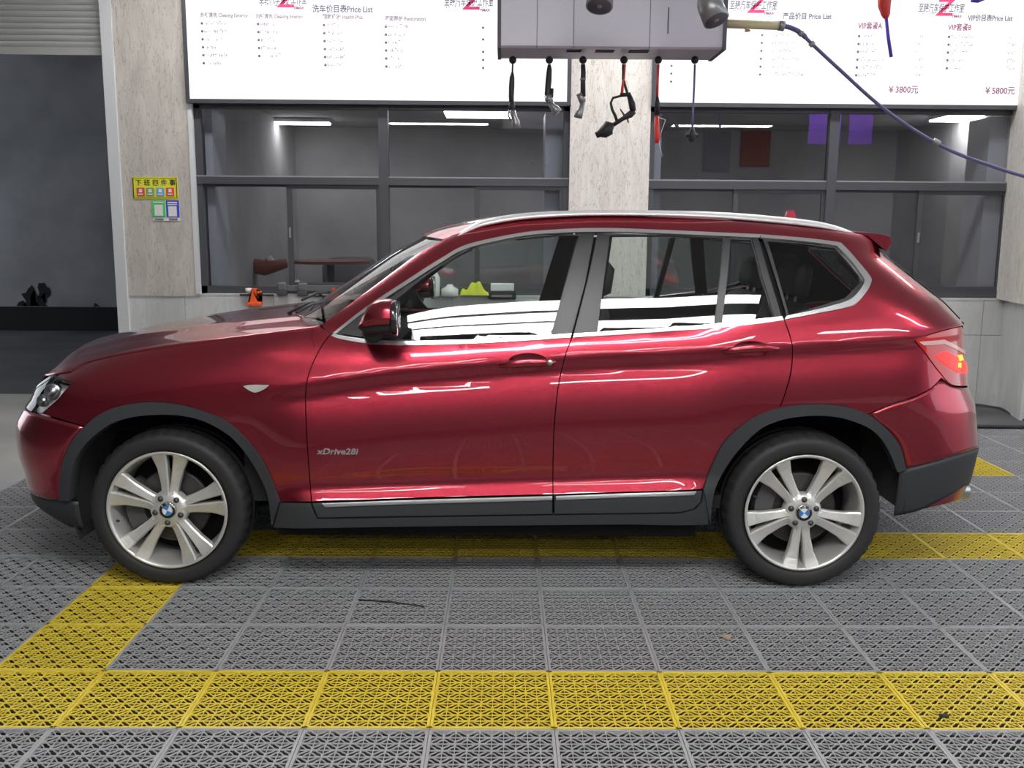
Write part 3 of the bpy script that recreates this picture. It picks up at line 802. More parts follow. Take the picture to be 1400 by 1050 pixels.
both('spoiler_seam', [(1183.5, 321.5), (1186, 320.5), (1213, 344), (1211, 346)], 'void', side, off=.002, lip=0, ins=0, grid=.01)
both('rear_window_edge', None, 'gloss_black', side, xz=TE + [(x - .016, z) for x, z in TE[::-1]], off=.003, lip=.006, ins=0, grid=.02)
# --- window surrounds, glass
def ring(outer, glass): return outer
G_F = [(543, 463.5), (640, 465), (753, 458.5), (772, 390), (791, 321.5), (760, 320.5), (709, 325.5), (674, 331.5), (640, 341.5), (592, 369.5), (540.5, 409), (522, 425), (535, 455)]
FRAME_F = c([(460, 456.5), (503, 425.5), (571, 380.5), (606, 358.5), (640, 340.5), (709, 325), (760, 320), (813, 318)]) + [(801, 383), (782, 456.5)] + c([(782, 456.5), (674, 463), (571, 466), (516, 464.5), (480, 460)])[1:]
fr_f = both('window_frame', FRAME_F, 'pillar_black', fdoor, holes=[c(G_F[:3]) + c(G_F[2:5])[1:] + c(G_F[4:11])[1:] + c(G_F[10:] + G_F[:1])[1:-1]], off=-.006, ins=.001)
gl_f = both('window_glass', c(G_F[:3]) + c(G_F[2:5])[1:] + c(G_F[4:11])[1:] + c(G_F[10:] + G_F[:1])[1:-1], 'carglass', fdoor, off=-.012, lip=0, ins=-.004)
G_R1 = [(816.5, 454.5), (825, 388), (834, 321), (910, 320.5), (988, 324.5), (984, 380), (976.5, 444)]
G_R2 = [(987, 443), (994, 385), (999, 326), (1026, 327.5), (1040, 377), (1057, 433)]
fr_r = both('window_frame', [(817, 318)] + c([(817, 318), (880, 319), (1037, 325.5)])[1:] + c([(1037, 325.5), (1052, 377), (1069, 432.5)])[1:] + c([(1069, 432.5), (950, 446), (784, 456.5)])[1:] + [(803, 383)], 'pillar_black', rdoor, holes=[G_R1, G_R2], off=-.006, ins=.001)
both('window_glass', G_R1, 'carglass', rdoor, off=-.012, lip=0, ins=-.004)
both('vent_glass', G_R2, 'carglass', rdoor, off=-.012, lip=0, ins=-.004)
G_Q = [(1050, 329), (1100, 333), (1143, 339), (1160, 358), (1175, 377), (1176, 386), (1156, 407), (1120, 418), (1079, 430.5), (1065, 380)]
fr_q = both('quarter_window_frame', [(1043, 325.5)] + c([(1043, 325.5), (1100, 331), (1140, 336.5)])[1:] + c([(1147, 340), (1164, 358), (1181, 380)]) + c([(1181, 386), (1174, 399), (1160, 411)]) + c([(1160, 411), (1120, 422), (1076, 432.5)])[1:] + [(1060, 378)], 'pillar_black', None, holes=[G_Q], off=-.006, ins=.001)
both('quarter_glass', G_Q, 'privacy', fr_q, off=-.010, lip=0, ins=-.004)
# gloss black pillar covers
both('pillar_cover', [(793, 320), (813, 318.5), (799, 386), (781, 457), (755, 459), (774, 390)], 'pillar_satin', fdoor, off=.001)
both('pillar_cover', [(816, 318.5), (833, 319.5), (824, 388), (815.5, 455), (785, 456.5), (803, 386)], 'pillar_satin', rdoor, off=.001)
both('pillar_cover', [(989, 324), (998, 324.5), (993, 385), (986, 444), (977.5, 445), (984.5, 380)], 'pillar_satin', rdoor, off=.001)
both('pillar_cover', [(1027, 325), (1037, 326), (1052, 377), (1069, 432.5), (1058, 434), (1041, 377)], 'pillar_satin', rdoor, off=.001)
both('mirror_base', [(466, 457), (490, 441), (519, 423), (536, 456), (541, 463), (520, 464), (490, 461)], 'pillar_black', fdoor, off=.004)
# --- bright trim
def ribbon(name, outer, inner, m, parent, **kw):
    return both(name, outer + inner[::-1], m, parent, **kw)
KW = dict(off=.005, ins=0, lip=.012, grid=.012)
ribbon('window_trim', c(CHR_T), c([(460, 456.5), (503, 424), (571, 379.5), (606, 357.5), (640, 339.5), (709, 324), (760, 319), (815, 317.5), (880, 318.5), (1038, 325.5)]), 'chrome', side, **KW)
ribbon('window_trim', c(CHR_Q), c([(1040, 325.5), (1100, 330.5), (1139, 336), (1146, 339), (1162, 356), (1179, 379), (1181, 386), (1174, 398), (1159, 411), (1120, 422.5), (1075, 432)]), 'chrome', side, **KW)
ribbon('belt_moulding', c([(456, 457), (480, 461), (516, 465), (571, 466.5), (674, 463.5), (781, 456.5)]), c([(453, 459), (462, 463), (490, 468.5), (516, 471), (571, 472.5), (674, 469), (780, 462)]), 'chrome', fdoor, **KW)
ribbon('belt_moulding', c([(785, 456.5), (950, 445.5), (1069, 432.5)]), c([(783, 462), (870, 456.5), (950, 451), (1020, 444.5), (1071, 438)]), 'chrome', rdoor, **KW)
# --- black cladding
both('wheel_arch_cladding', c(ARF_O) + [(373, 717)] + c(ARF_I)[::-1][1:], 'blackplastic', None, off=.010, lip=.06, ins=0)
both('wheel_arch_cladding', c(ARR_O) + [(1226, 645)] + c(ARR_I)[::-1][1:], 'blackplastic', None, off=.010, lip=.06, ins=0)
both('door_cladding', [(427, 687), (590, 681.5), (755.5, 677), (755.5, 702.5), (590, 705), (435, 707.5)], 'blackplastic', fdoor, off=.006, lip=.02)
both('door_cladding', [(757.5, 677), (860, 673.5), (960, 670), (957, 686), (948, 695), (929, 700), (757.5, 702.5)], 'blackplastic', rdoor, off=.006, lip=.02)
both('sill_skirt', [(384, 686.5), (425, 687), (434, 709), (590, 706.5), (757, 704), (930, 701.5), (950, 696), (959, 686), (961, 671), (972, 682), (968, 717), (860, 717), (640, 719), (434, 722), (374, 721)], 'blackplastic', None, off=.004, lip=.05)
both('sill_moulding', [(441, 688), (590, 683), (754.5, 678.5), (754.5, 683), (590, 687.5), (445, 692.5)], 'satin', fdoor, off=.014, lip=.01, ins=0)
both('sill_moulding', [(760, 678.5), (860, 674.5), (951, 671.5), (948, 676), (860, 679), (760, 683)], 'satin', rdoor, off=.014, lip=.01, ins=0)
# dark inner structure behind the shut lines
both('inner_panel', [(110, 505), (171, 492), (240, 481), (336, 468), (430, 455), (470, 468), (571, 476), (674, 472), (782, 465), (950, 454), (1072, 441), (1180, 425), (1240, 440), (1270, 500), (1250, 540), (1186, 562), (1132, 549), (1066, 553), (1012, 579), (985, 606), (966, 641), (957, 672), (940, 698), (757, 700), (434, 704), (388, 684), (372, 645), (354, 615), (329, 586), (302, 567), (260, 552), (219, 546), (178, 548), (144, 558), (117, 575), (90, 560), (95, 530)], 'void', None, off=-.045, lip=0, ins=0, grid=.05)
both('pillar_core', [(788, 319), (838, 319), (818, 458), (752, 461)], 'void', None, off=-.03, lip=0, ins=0, grid=.06)
both('pillar_core', [(1027, 323), (1050, 326), (1080, 434), (1057, 437)], 'void', None, off=-.03, lip=0, ins=0, grid=.06)
# --- door handles with bowls
def handle(cx, cy, rx, hx0, hx1, hy0, hy1, key):
    e = hits([(cx + rx * math.cos(t), cy + .43 * rx * math.sin(t)) for t in np.linspace(0, 2 * math.pi, 28, endpoint=False)])
    e = np.array(e); ce = e.mean(0); rows = []
    for k in range(6):
        s = 1 - k / 5; q = ce + (e - ce) * max(s, .02); x, z = q[:, 0], q[:, 1]; n = nrm(x, z)
        dp = .026 * (1 - s ** 2)
        P = np.stack([x, YC - Wf(x, z), z], 1) - n * dp; rows.append(list(P) + [P[0]])
    bowl = grid_obj('handle_bowl', rows, 'paint', True)
    pair(bowl, 'handle_bowl', fdoor if key else rdoor)
    n = 16; rows = []
    for k in range(n + 1):
        t = k / n; px = hx0 + (hx1 - hx0) * t; py = hy0 + (hy1 - hy0) * t - 2.2 * math.sin(math.pi * t)
        q = P3(px, py, .004 + .026 * math.sin(math.pi * min(1, max(0, t))) ** .5)
        r = (.006 + .0145 * math.sin(math.pi * t) ** .55) if 0 < k < n else .002
        rows.append([q + np.array([0, -math.cos(a) * r * .62, math.sin(a) * r]) for a in np.linspace(0, 2 * math.pi, 15)])
    pair(grid_obj('door_handle', rows, 'paint', True), 'door_handle', fdoor if key else rdoor)
    if key:
        q = P3(hx1 - 10, hy1 - .5, .030); bm = bmesh.new(); lathe_bm(bm, [(.0005, -.004), (.010, -.004), (.013, 0), (.013, .01)], 16, c=tuple(q))
        pair(bm_obj('lock_cylinder', bm, 'satin', None, True), 'lock_cylinder', fdoor)
handle(722, 494, 27, 681, 761, 499, 494.5, True)
handle(1027, 477, 25, 987, 1066, 480, 476, False)
# --- side indicator
both('indicator_surround', c([(326, 528), (334, 524.5), (352, 523.5), (371, 524.5)]) + c([(371, 524.5), (362, 533), (350, 539), (338, 535), (326, 528)])[1:-1], 'paint', fender, off=.005, ins=0, grid=.008)
both('side_indicator', c([(333, 528), (340, 526.5), (354, 526), (369, 526.5)]) + c([(369, 526.5), (361, 532.5), (350, 536.5), (341, 533.5), (333, 528)])[1:-1], 'clear_lens', fender, off=.008, ins=0, grid=.006, label='clear side indicator lens')
# --- badge
q = P3(434, 620.5, .003); e = P3(491, 619, .003)
t_ = text_mesh('model_badge', 'xDrive28i', .036, 'chrome', tuple(q), (math.pi / 2 - .02, 0, 0), None, 'LEFT', .0018, 1.0, .2, .0008)
t_.scale = ((e[0] - q[0]) / t_.dimensions.x if t_.dimensions.x else 1, 1, 1); t_.parent = fdoor[0]
# ---------------------------------------------------------------- head lamps
hl_xz = hits(HLAMP)
hl_xz = [(float(fx_front(np.array(z))) + .06, z) if px < 50 else (max(x, float(fx_front(np.array(z))) + .06), z) for (x, z), (px, py) in zip(hl_xz, HLAMP)]
hl = both('headlight', None, 'lampglass', xz=[p for p in c(hl_xz + hl_xz[:1], 4)[:-1]], lip=.02, grid=.012, label='clear headlight glass')
both('headlight_housing', None, 'lamp_bowl', hl, xz=hl_xz, off=-.05, lip=0, grid=.02)
for (px, py, r) in ((66, 533, .035), (53, 546, .028)):
    q = P3(px, py, -.02); bm = bmesh.new()
    lathe_bm(bm, [(.002, -.012), (r * .5, -.009), (r * .72, 0), (r * .75, .004), (r, -.004), (r * 1.02, .03)], 20, c=tuple(q))
    pair(bm_obj('projector_lamp', bm, 'satin', None, True), 'projector_lamp', hl)
both('headlight_brow', [(50, 509), (73, 512), (80, 515), (98, 522), (97, 524), (73, 515.5), (52, 512)], 'gloss_black', hl, off=.002, lip=.01, ins=0, grid=.01)
# ---------------------------------------------------------------- tail lamps
tl = both('tail_light', c(TLAMP[:4]) + c(TLAMP[3:9])[1:] + [(1322, 500), (1319, 474)], 'tail_red', off=.003, lip=.02, grid=.012, label='red tail light wrapping the rear corner')
both('light_band', [(1256, 467), (1290, 464), (1319, 462), (1319, 468), (1290, 470), (1262, 472)], 'tail_band', tl, off=.006, lip=.004, ins=0, grid=.01)
both('lit_segment', [(1277, 487), (1292, 480), (1320, 478), (1321, 510), (1308, 510), (1292, 500)], 'tail_lit', tl, off=.0055, lip=.004, ins=0, grid=.01, label='glowing red lamp segment')
both('bulb', [(1308, 486), (1313, 485), (1315, 492), (1310, 494)], 'tail_bulb', tl, off=.0075, lip=.004, ins=0, grid=.01, label='glowing orange bulb')
both('bulb', [(1308, 496), (1312, 496), (1312, 503), (1308, 502)], 'tail_bulb', tl, off=.0075, lip=.004, ins=0, grid=.01, label='glowing orange bulb')
# ---------------------------------------------------------------- wrap-around bumpers
def wrap(name, xend, zlo, zhi, front, m, nz=22, nt=34, off=0, jmax=1.0):
    """skin that runs round the nose or tail; xend(z), zlo(x), zhi(x)"""
    ts = np.linspace(0, jmax, nt); rows = []
    for i in range(nz):
        v = i / (nz - 1); near = []
        for t in ts:
            z = .55
            for _ in range(4):
                xe = xend(z); xc = float(fx_front(np.array(z)) if front else fx_rear(np.array(z)))
                x = xe + (xc - xe) * (1 - (1 - t) ** 2.2); z = zlo(x) + (zhi(x) - zlo(x)) * v
            w = float(Wf(x, z)) if t < .9999 else 0.
            if t > .93: w *= (1 - t) / .07 if t < 1 else 0
            n = nrm(np.array(x), np.array(z)) * off
            near.append(np.array([x + n[0], YC - w + n[1], z + n[2]]))
        far = [np.array([p[0], 2 * YC - p[1], p[2]]) for p in near[::-1]]
        rows.append(near + (far[1:] if jmax >= .9999 else []))
    return rows
def zcurve(pts, dz=0):
    q = np.array(sorted(hits_raw(crom(pts, 4)))); return lambda x: float(np.interp(x, q[:, 0], q[:, 1])) + dz
def wrap_obj(name, *a, flip=False, **k):
    m = a[4]; rows = wrap(name, *a, **k); o = grid_obj(name, rows, m, a[3]); sm = o.modifiers.new('t', 'SOLIDIFY'); sm.thickness = .006; sm.offset = -1
    return part(o)
af = np.array(hits(c(ARF_O[:4]))); afo = np.argsort(af[:, 1])
xend_f = lambda z: float(np.interp(z, af[afo, 1], af[afo, 0]))
z_lipF = hit(75, 684)[1]; z_gapS = hit(117, 583)[1]; z_gapF = hit(60, 567)[1]
fb = wrap_obj('front_bumper', xend_f, lambda x: z_lipF + .001, zcurve([(44, 563), (56, 566), (78, 573), (100, 579), (118, 584)], -.002), True, 'paint')
wrap_obj('front_valance', lambda z: hit(108, 700)[0], zcurve([(50, 691), (54, 697), (71, 708), (91, 719), (100, 722), (110, 724)]), lambda x: z_lipF - .003, True, 'blackplastic', nz=8, off=-.005)
# rear bumper: upper painted skin, black skirt, painted diffuser edge
ar = np.array(hits_raw(c(ARR_O[9:]))); aro = np.argsort(ar[:, 1])
xend_r = lambda z: float(np.interp(z, ar[aro, 1], ar[aro, 0]))
z_tl = hit(1312, 529)[1]
ztr = zcurve([(1186, 567), (1220, 552.5), (1248, 543.5), (1271, 532.5), (1286, 519), (1297, 525.5), (1310, 529), (1322, 529.5)], -.002)
zlr = zcurve([(1238, 641), (1285, 629), (1325, 616), (1338, 612)])
wrap_obj('rear_bumper', xend_r, zlr, ztr, False, 'paint', flip=True)
xs_r = hit(1227, 670)[0]
zls = zcurve([(1227, 705), (1256, 698), (1280, 687), (1302, 676), (1328, 658)])
wrap_obj('bumper_skirt', lambda z: xs_r, zls, zcurve([(1226, 644), (1238, 641), (1285, 629), (1325, 616), (1338, 612)], -.003), False, 'blackplastic', flip=True, nz=12)
zld = zcurve([(1252, 700), (1270, 694.5), (1300, 688), (1318, 683)])
wrap_obj('diffuser', lambda z: hit(1254, 698)[0], zld, lambda x: max(zld(x) + .001, zls(x) - .003), False, 'paint', flip=True, nz=8, off=-.004)
for s in (-1, 1):
    q = atY(1318, 672, YC - .62); bm = bmesh.new(); add_tube(bm, [(q[0] - .25, YC + s * .60, q[2]), (q[0] + .02, YC + s * .60, q[2])], .042, 20, False)
    o = part(bm_obj('exhaust_pipe', bm, 'chrome', None, True)); sm = o.modifiers.new('t', 'SOLIDIFY'); sm.thickness = .004
# ---------------------------------------------------------------- bonnet, cowl, windscreen, roof, tail
he = np.array([[*hit(px, py)] for px, py in c([(58, 513), (73, 513)] + HEDGE, 5)]); he[:, 0] = np.maximum(he[:, 0], fx_front(he[:, 1]) + .075); hw = Wf(he[:, 0], he[:, 1])
hc = cxz([(58, 500), (89, 479), (137, 466), (165, 460), (206, 450.5), (257, 442.5), (309, 435.5), (381, 428), (420, 425)], 4.72)
rows = []
for (x, z), w in zip(he, hw):
    uu = len(rows) / (len(he) - 1); xc = x - float(np.interp(uu, [0, .12, .3, .6, 1], [.03, .09, .16, .15, .13]))
    zc_ = float(np.interp(xc + .06, hc[:, 0], hc[:, 1])); kz = float(sstep(0, .22, np.array(uu))); zc_ = (z + .030) * (1 - kz) + zc_ * kz; row = []
    for t in np.linspace(-1, 1, 49):
        a = abs(t); zz = zc_ + (z - zc_) * (.55 * a ** 2 + .45 * a ** 5)
        zz += .010 * math.exp(-((a - .62) / .07) ** 2) * min(1, max(0, (x + 2.1) / .4))
        row.append(np.array([xc + (x - xc) * a ** 2, YC + w * t * .9965, zz + .0]))
    rows.append(row)
o = part(grid_obj('hood', rows, 'paint', True)); sm = o.modifiers.new('t', 'SOLIDIFY'); sm.thickness = .008; sm.offset = -1
HB = rows[-1]; HF = rows[0]
# front panel and kidney grilles between bumper and bonnet (face away from the photograph)
_zb0 = z_gapF - .03; _cx = float(fx_front(np.array(_zb0))) + .66 * (1 - np.cos(np.linspace(0, math.pi / 2, 200))); _cw = Wf(_cx, np.full(200, _zb0)); _cw[0] = 0
def fpanel(k, v):
    tp = HF[k] + np.array([.004, 0, -.004]); bt_ = np.array([float(np.interp(abs(tp[1] - YC), np.maximum.accumulate(_cw), _cx)) + .006, tp[1], _zb0])
    p = bt_ * (1 - v) + tp * v; p[0] -= .012 * math.sin(math.pi * v); return p
ks = [k for k in range(49) if abs(k - 24) <= 19]
part(grid_obj('front_panel', [[fpanel(k, v) for k in ks] for v in np.linspace(0, 1, 9)], 'paint', True))
for s in (-1, 1):
    k = part(empty('kidney_grille'))
    kk = [24 + s * q for q in (1, 4, 7, 9)]
    o_ = np.array([-.014, 0, 0])
    loop = [fpanel(kk[0], -.6), fpanel(kk[2], -.55), fpanel(kk[3], .1), fpanel(kk[3], .8), fpanel(kk[2], .93), fpanel(kk[0], .93)]
    tube('grille_rim', [tuple(p + o_) for p in loop + loop[:1]], .012, 'chrome', k, 8)
    for i in range(7):
        q = 24 + s * (2 + i)
        tube('grille_bar', [tuple(fpanel(q, -.5) + o_ * .9), tuple(fpanel(q, .55) + o_ * 1.2), tuple(fpanel(q, .9) + o_ * .8)], .008, 'gloss_black', k, 6)
we_ = np.array([[*hit(px, py)] for px, py in c(WS, 4)]); ww = Wf(we_[:, 0], we_[:, 1])
rows = []
for i, ((x, z), w) in enumerate(zip(we_, ww)):
    u = i / (len(we_) - 1); B = .23 * (1 - u) + .14 * u; row = []
    for t in np.linspace(-1, 1, 33):
        a = abs(t); row.append(np.array([x - B * (1 - a ** 3), YC + w * t * .995, z + .012 * (1 - a ** 2) * u - .006]))
    rows.append(row)
ws = part(grid_obj('windscreen', rows, 'carglass', True)); WSB = rows[0]; WST = rows[-1]
rows = [[p + np.array([0, 0, -.012]) for p in HB], [p + np.array([.03, 0, -.05]) for p in HB], [p + np.array([-.01, 0, -.03]) for p in WSB][0:33], ]
idx = [int(round(k)) for k in np.linspace(0, len(HB) - 1, 33)]
rows = [[HB[k] + np.array([-.02, 0, -.012]) for k in idx], [HB[k] * .5 + WSB[q] * .5 + np.array([0, 0, -.05]) for q, k in enumerate(idx)], [WSB[q] + np.array([.015, 0, -.004]) for q in range(33)]]
part(grid_obj('cowl', rows, 'blackplastic', True))
for (w0, w1) in ((.30, .66), (-.55, -.1)):
    i0 = int(16 - w0 / .84 * 16); i1 = int(16 - w1 / .84 * 16)
    a = WSB[i0] + np.array([-.03, 0, .0]); b = (WSB[i1] + np.array([.06, 0, .085])) * 1.0
    part(tube('wiper', [a + np.array([-.02, 0, -.02]), a + np.array([0, 0, .02]), b + np.array([-.012, 0, .012])], [.012, .008, .005], 'blackplastic', None, 8))
    part(tube('wiper_blade', [b + np.array([-.016, -.33, -.006]), b + np.array([-.012, 0, .006]), b + np.array([-.016, .3, -.01])], .007, 'blackplastic', None, 8))
# roof
re_ = np.array([[*hit(px, py)] for px, py in c(DITCH, 4)]); rw = Wf(re_[:, 0], re_[:, 1]); rows = []
for i, ((x, z), w) in enumerate(zip(re_, rw)):
    u = i / (len(re_) - 1); B = .14 * (1 - float(sstep(0, .5, np.array(u)))) - .03 * float(sstep(.7, 1, np.array(u))); row = []
    for t in np.linspace(-1, 1, 33):
        a = abs(t); row.append(np.array([x - B * (1 - a ** 3), YC + w * t * .997, z + .030 * (1 - a ** 2.4) * (.45 + .55 * math.sin(math.pi * min(1, u + .15)))]))
    rows.append(row)
o = part(grid_obj('roof', rows, 'paint', True)); RT = rows[-1]
# roof rails: flat bar on the roof edge with feet at both ends
rail_t = c([(621, 322), (640, 311), (661, 301.5), (709, 293), (760, 289.8), (811, 288.3), (880, 288.5), (960, 290), (1029, 294), (1103, 301.5), (1140, 308.5), (1168, 318.5)], 5)
rail_b = c([(626, 323.5), (645, 314.5), (666, 307.5), (709, 300), (760, 296), (811, 294.3), (880, 294.6), (960, 297), (1029, 301.8), (1103, 309), (1137, 314), (1160, 318.8)], 5)
rows = []
for (a, b) in zip(rail_t, rail_b):
    mx_, my_ = (a[0] + b[0]) / 2, (a[1] + b[1]) / 2
    w = .60 - .0
    A = atY(a[0], a[1], YC - w + .012); Bq = atY(b[0], b[1], YC - w - .012)
    n0 = [A + np.array([0, .024, 0]), A + np.array([0, .012, .004]), A, A * .75 + Bq * .25 + np.array([0, -.008, 0]), A * .3 + Bq * .7 + np.array([0, -.011, 0]), Bq, Bq + np.array([0, .03, -.004])]
    rows.append(n0 + [n0[0]])
o = grid_obj('roof_rail', rows, 'rail', True); pair(o, 'roof_rail', label='silver roof rail')
# shark fin
q0 = atY(1056, 294, YC - .05); q1 = atY(1092, 297, YC - .05); qh = atY(1088, 287, YC - .05); bm = bmesh.new()
zf0 = 1.628
prof = [(q0[0], zf0), (q0[0] + .08, zf0 + .022), (qh[0] - .03, qh[2] - .004), (qh[0], qh[2]), (q1[0] + .005, zf0)]
for s in (-1, 1): pass
L = [bm.verts.new((x, YC - .022 * (1 - (z - zf0) / .09 * .8), z)) for x, z in prof]; R_ = [bm.verts.new((x, YC + .022 * (1 - (z - zf0) / .09 * .8), z)) for x, z in prof]
bm.faces.new(L); bm.faces.new(R_[::-1])
for i in range(5): bm.faces.new((L[i], R_[i], R_[(i + 1) % 5], L[(i + 1) % 5]))
part(bm_obj('roof_antenna', bm, 'paint'))
# spoiler
sp = c([(1166, 317.5), (1185, 318.5), (1200, 320), (1217, 323.5)], 4); rows = []
for (px, py) in sp:
    q = atY(px, py, YC - .60); u = (px - 1166) / 51.
    rows.append([np.array([q[0] + .05 * (1 - abs(t) ** 3), YC + .60 * t, q[2] + .022 * (1 - abs(t) ** 2.4)]) for t in np.linspace(-1, 1, 25)])
lp = rows[-1]; rows.append([p + np.array([.008, 0, -.022]) for p in lp]); 
q = atY(1212, 344, YC - .60); dlt = q - (lp[0] * 1)
rows.append([p + np.array([q[0] - lp[0][0], 0, q[2] - lp[0][2]]) for p in lp])
o = part(grid_obj('roof_spoiler', rows, 'paint', True))
for s in (0, -1):
    bm = bmesh.new()
    ed = [r[s] for r in rows] + [atY(1186, 322, YC - .60) if s == 0 else atY(1186, 322, YC - .60) * np.array([1, 0, 1]) + np.array([0, YC + .60, 0])]
    bm.faces.new([bm.verts.new(p) for p in ed])
    bm_obj('spoiler_end', bm, 'paint', o)
# tailgate: glass and painted lower half
te = TE; rows = []
for (x, z) in te:
    w = float(Wf(x, z)); rows.append([np.array([x + .07 * (1 - abs(t) ** 2.6) - .003, YC + w * t * .998, z]) for t in np.linspace(-1, 1, 29)])
part(grid_obj('rear_window', rows, 'privacy', True)); top_ = rows[-1]
zt0 = te[-1][1]; zt1 = z_tl + .004
rows = []
for i in range(14):
    z = zt0 + (zt1 - zt0) * i / 13; xr_ = float(fx_rear(np.array(z)));  x = xr_ - .058; w = float(Wf(x, z))
    rows.append([np.array([x + .056 * (1 - abs(t) ** 3), YC + w * t, z]) for t in np.linspace(-1, 1, 29)])
tg = part(grid_obj('tailgate', rows, 'paint', True)); sub(box('plate_recess', rows[7][14][0] - .0, rows[7][14][0] + .006, YC - .27, YC + .27, zt1 + .08, zt1 + .22, 'blackplastic'), tg)
# ---------------------------------------------------------------- mirrors
def mirror_housing():
    xs_ = [(489, 447, 3, .006), (493, 443, 9, .03), (500, 438, 19, .055), (510, 434.5, 23, .075), (522, 433, 24, .085), (533, 432.5, 23.5, .088), (537.5, 432.5, 22.5, .086)]
    def loft(name, st, m, z_lo, z_hi, yoff=0, caps=True):
        rows = []
        for (px, py, h, d) in st:
            cq = atY(px, py, 3.90); hh_ = h / 331.; ring = []
            for a in np.linspace(0, 2 * math.pi, 25):
                ca, sa = math.cos(a), math.sin(a); e = .72
                y = math.copysign(abs(ca) ** e, ca) * d; z = math.copysign(abs(sa) ** e, sa) * hh_
                if z_lo is not None: z = max(z, z_lo * hh_)
                if z_hi is not None: z = min(z, z_hi * hh_)
                tap = 1 - .14 * max(0, z / hh_)
                ring.append(np.array([cq[0] + (z * .12 if z > 0 else 0) * (1 if px < 515 else .1), cq[1] + .02 - y * tap, cq[2] + z]))
            rows.append(ring)
        cap = [rows[-1][0] * 0 + np.mean(rows[-1], axis=0)] * len(rows[-1])
        return rows + ([cap] if caps else []), rows
    up, _ = loft('m', xs_, 'paint', -.42, None); lo, _ = loft('m', [(a, b, h * 1.02, d * .97) for a, b, h, d in xs_], 'blackplastic', None, -.40)
    mb, _ = loft('m', [(537, 434, 23.5, .092), (540, 434.5, 24, .094), (543.5, 435.5, 23.5, .092)], 'b', None, None)
    gm, _ = loft('m', [(543.6, 435.5, 20, .08), (544, 435.5, 20, .08)], 'b', None, None)
    a, b = pair(grid_obj('side_mirror', up, 'paint', True), 'side_mirror')
    pair(grid_obj('mirror_lower_shell', lo, 'blackplastic', True), 'mirror_lower_shell', (a, b))
    pair(grid_obj('mirror_bezel', mb, 'gloss_black', True), 'mirror_bezel', (a, b)); pair(grid_obj('mirror_glass', gm, 'reflector', True), 'mirror_glass', (a, b))
    q = P3(505, 455, -.01)
    bm = bmesh.new(); e = atY(512, 455, 3.93); add_tube(bm, [tuple(q), tuple(e)], [.034, .04], 12)
    pair(bm_obj('mirror_foot', bm, 'blackplastic', None, True), 'mirror_foot', (a, b))
mirror_housing()
# ---------------------------------------------------------------- wheels
RT_, RIM = .352, .266
def wheel_parts(phase):
    """meshes around the hub at the origin; outer face towards -Y"""
    M_ = {}
    bm = bmesh.new(); n = 120
    prof = [(.255, .02), (.268, .004), (.275, -.004), (.29, -.010), (.315, -.012), (.331, -.006), (.341, .006), (.347, .020), (RT_ - .002, .030), (RT_, .05), (RT_, .085), (RT_ - .010, .088), (RT_ - .010, .098), (RT_, .101), (RT_, .145), (RT_ - .010, .148), (RT_ - .010, .158), (RT_, .161), (RT_, .195), (.347, .225), (.331, .248), (.30, .255), (.255, .23)]
    rings = lathe_bm(bm, prof, n)
    for k in range(n):
        if k % 3 == 0:
            for r_ in (6, 7, 8, 9):
                v = rings[r_][k]; l = math.hypot(v.co.x, v.co.z); s = (l - (.010 if r_ > 6 else .005)) / l; v.co.x *= s; v.co.z *= s
            for r_ in (18, 19):
                v = rings[r_][k]; l = math.hypot(v.co.x, v.co.z); s = (l - .009) / l; v.co.x *= s; v.co.z *= s
    M_['tyre'] = (bm, 'rubber', True)
    bm = bmesh.new()
    lathe_bm(bm, [(.255, .012), (.2635, -.004), (RIM, -.010), (.262, -.013), (.2545, -.011), (.250, -.003), (.247, .010), (.243, .03), (.236, .08), (.232, .14), (.24, .21), (.255, .225)], 96)
    M_['rim'] = (bm, 'alloy', True)
    bm = bmesh.new(); lathe_bm(bm, [(.0005, .075), (.155, .075), (.165, .078), (.165, .10), (.06, .10)], 64)
    M_['brake_disc'] = (bm, 'brake', True)
    bm = bmesh.new(); lathe_bm(bm, [(.0005, .19), (.24, .19)], 40); M_['wheel_back'] = (bm, 'void', False)
    bm = bmesh.new()
    for i in range(9):
        a0, a1 = math.radians(-38 + i * 8.5), math.radians(-38 + (i + 1) * 8.5)
        if i == 8: break
        pts = [(r * math.cos(a), y, r * math.sin(a)) for a in (a0, a1) for r, y in ((.125, .055), (.205, .055), (.205, .13), (.125, .13))]
        vs = [bm.verts.new(p) for p in pts]
        for f in ((0, 1, 2, 3), (4, 7, 6, 5), (0, 4, 5, 1), (1, 5, 6, 2), (2, 6, 7, 3), (3, 7, 4, 0)): bm.faces.new([vs[q] for q in f])
    M_['brake_caliper'] = (bm, 'caliper', False)
    bm = bmesh.new()   # hub disc
    lathe_bm(bm, [(.0005, .004), (.034, .004), (.040, .0), (.046, .002), (.062, .004), (.078, .010), (.085, .022), (.085, .05)], 60)
    M_['hub'] = (bm, 'alloy', True)
    return M_
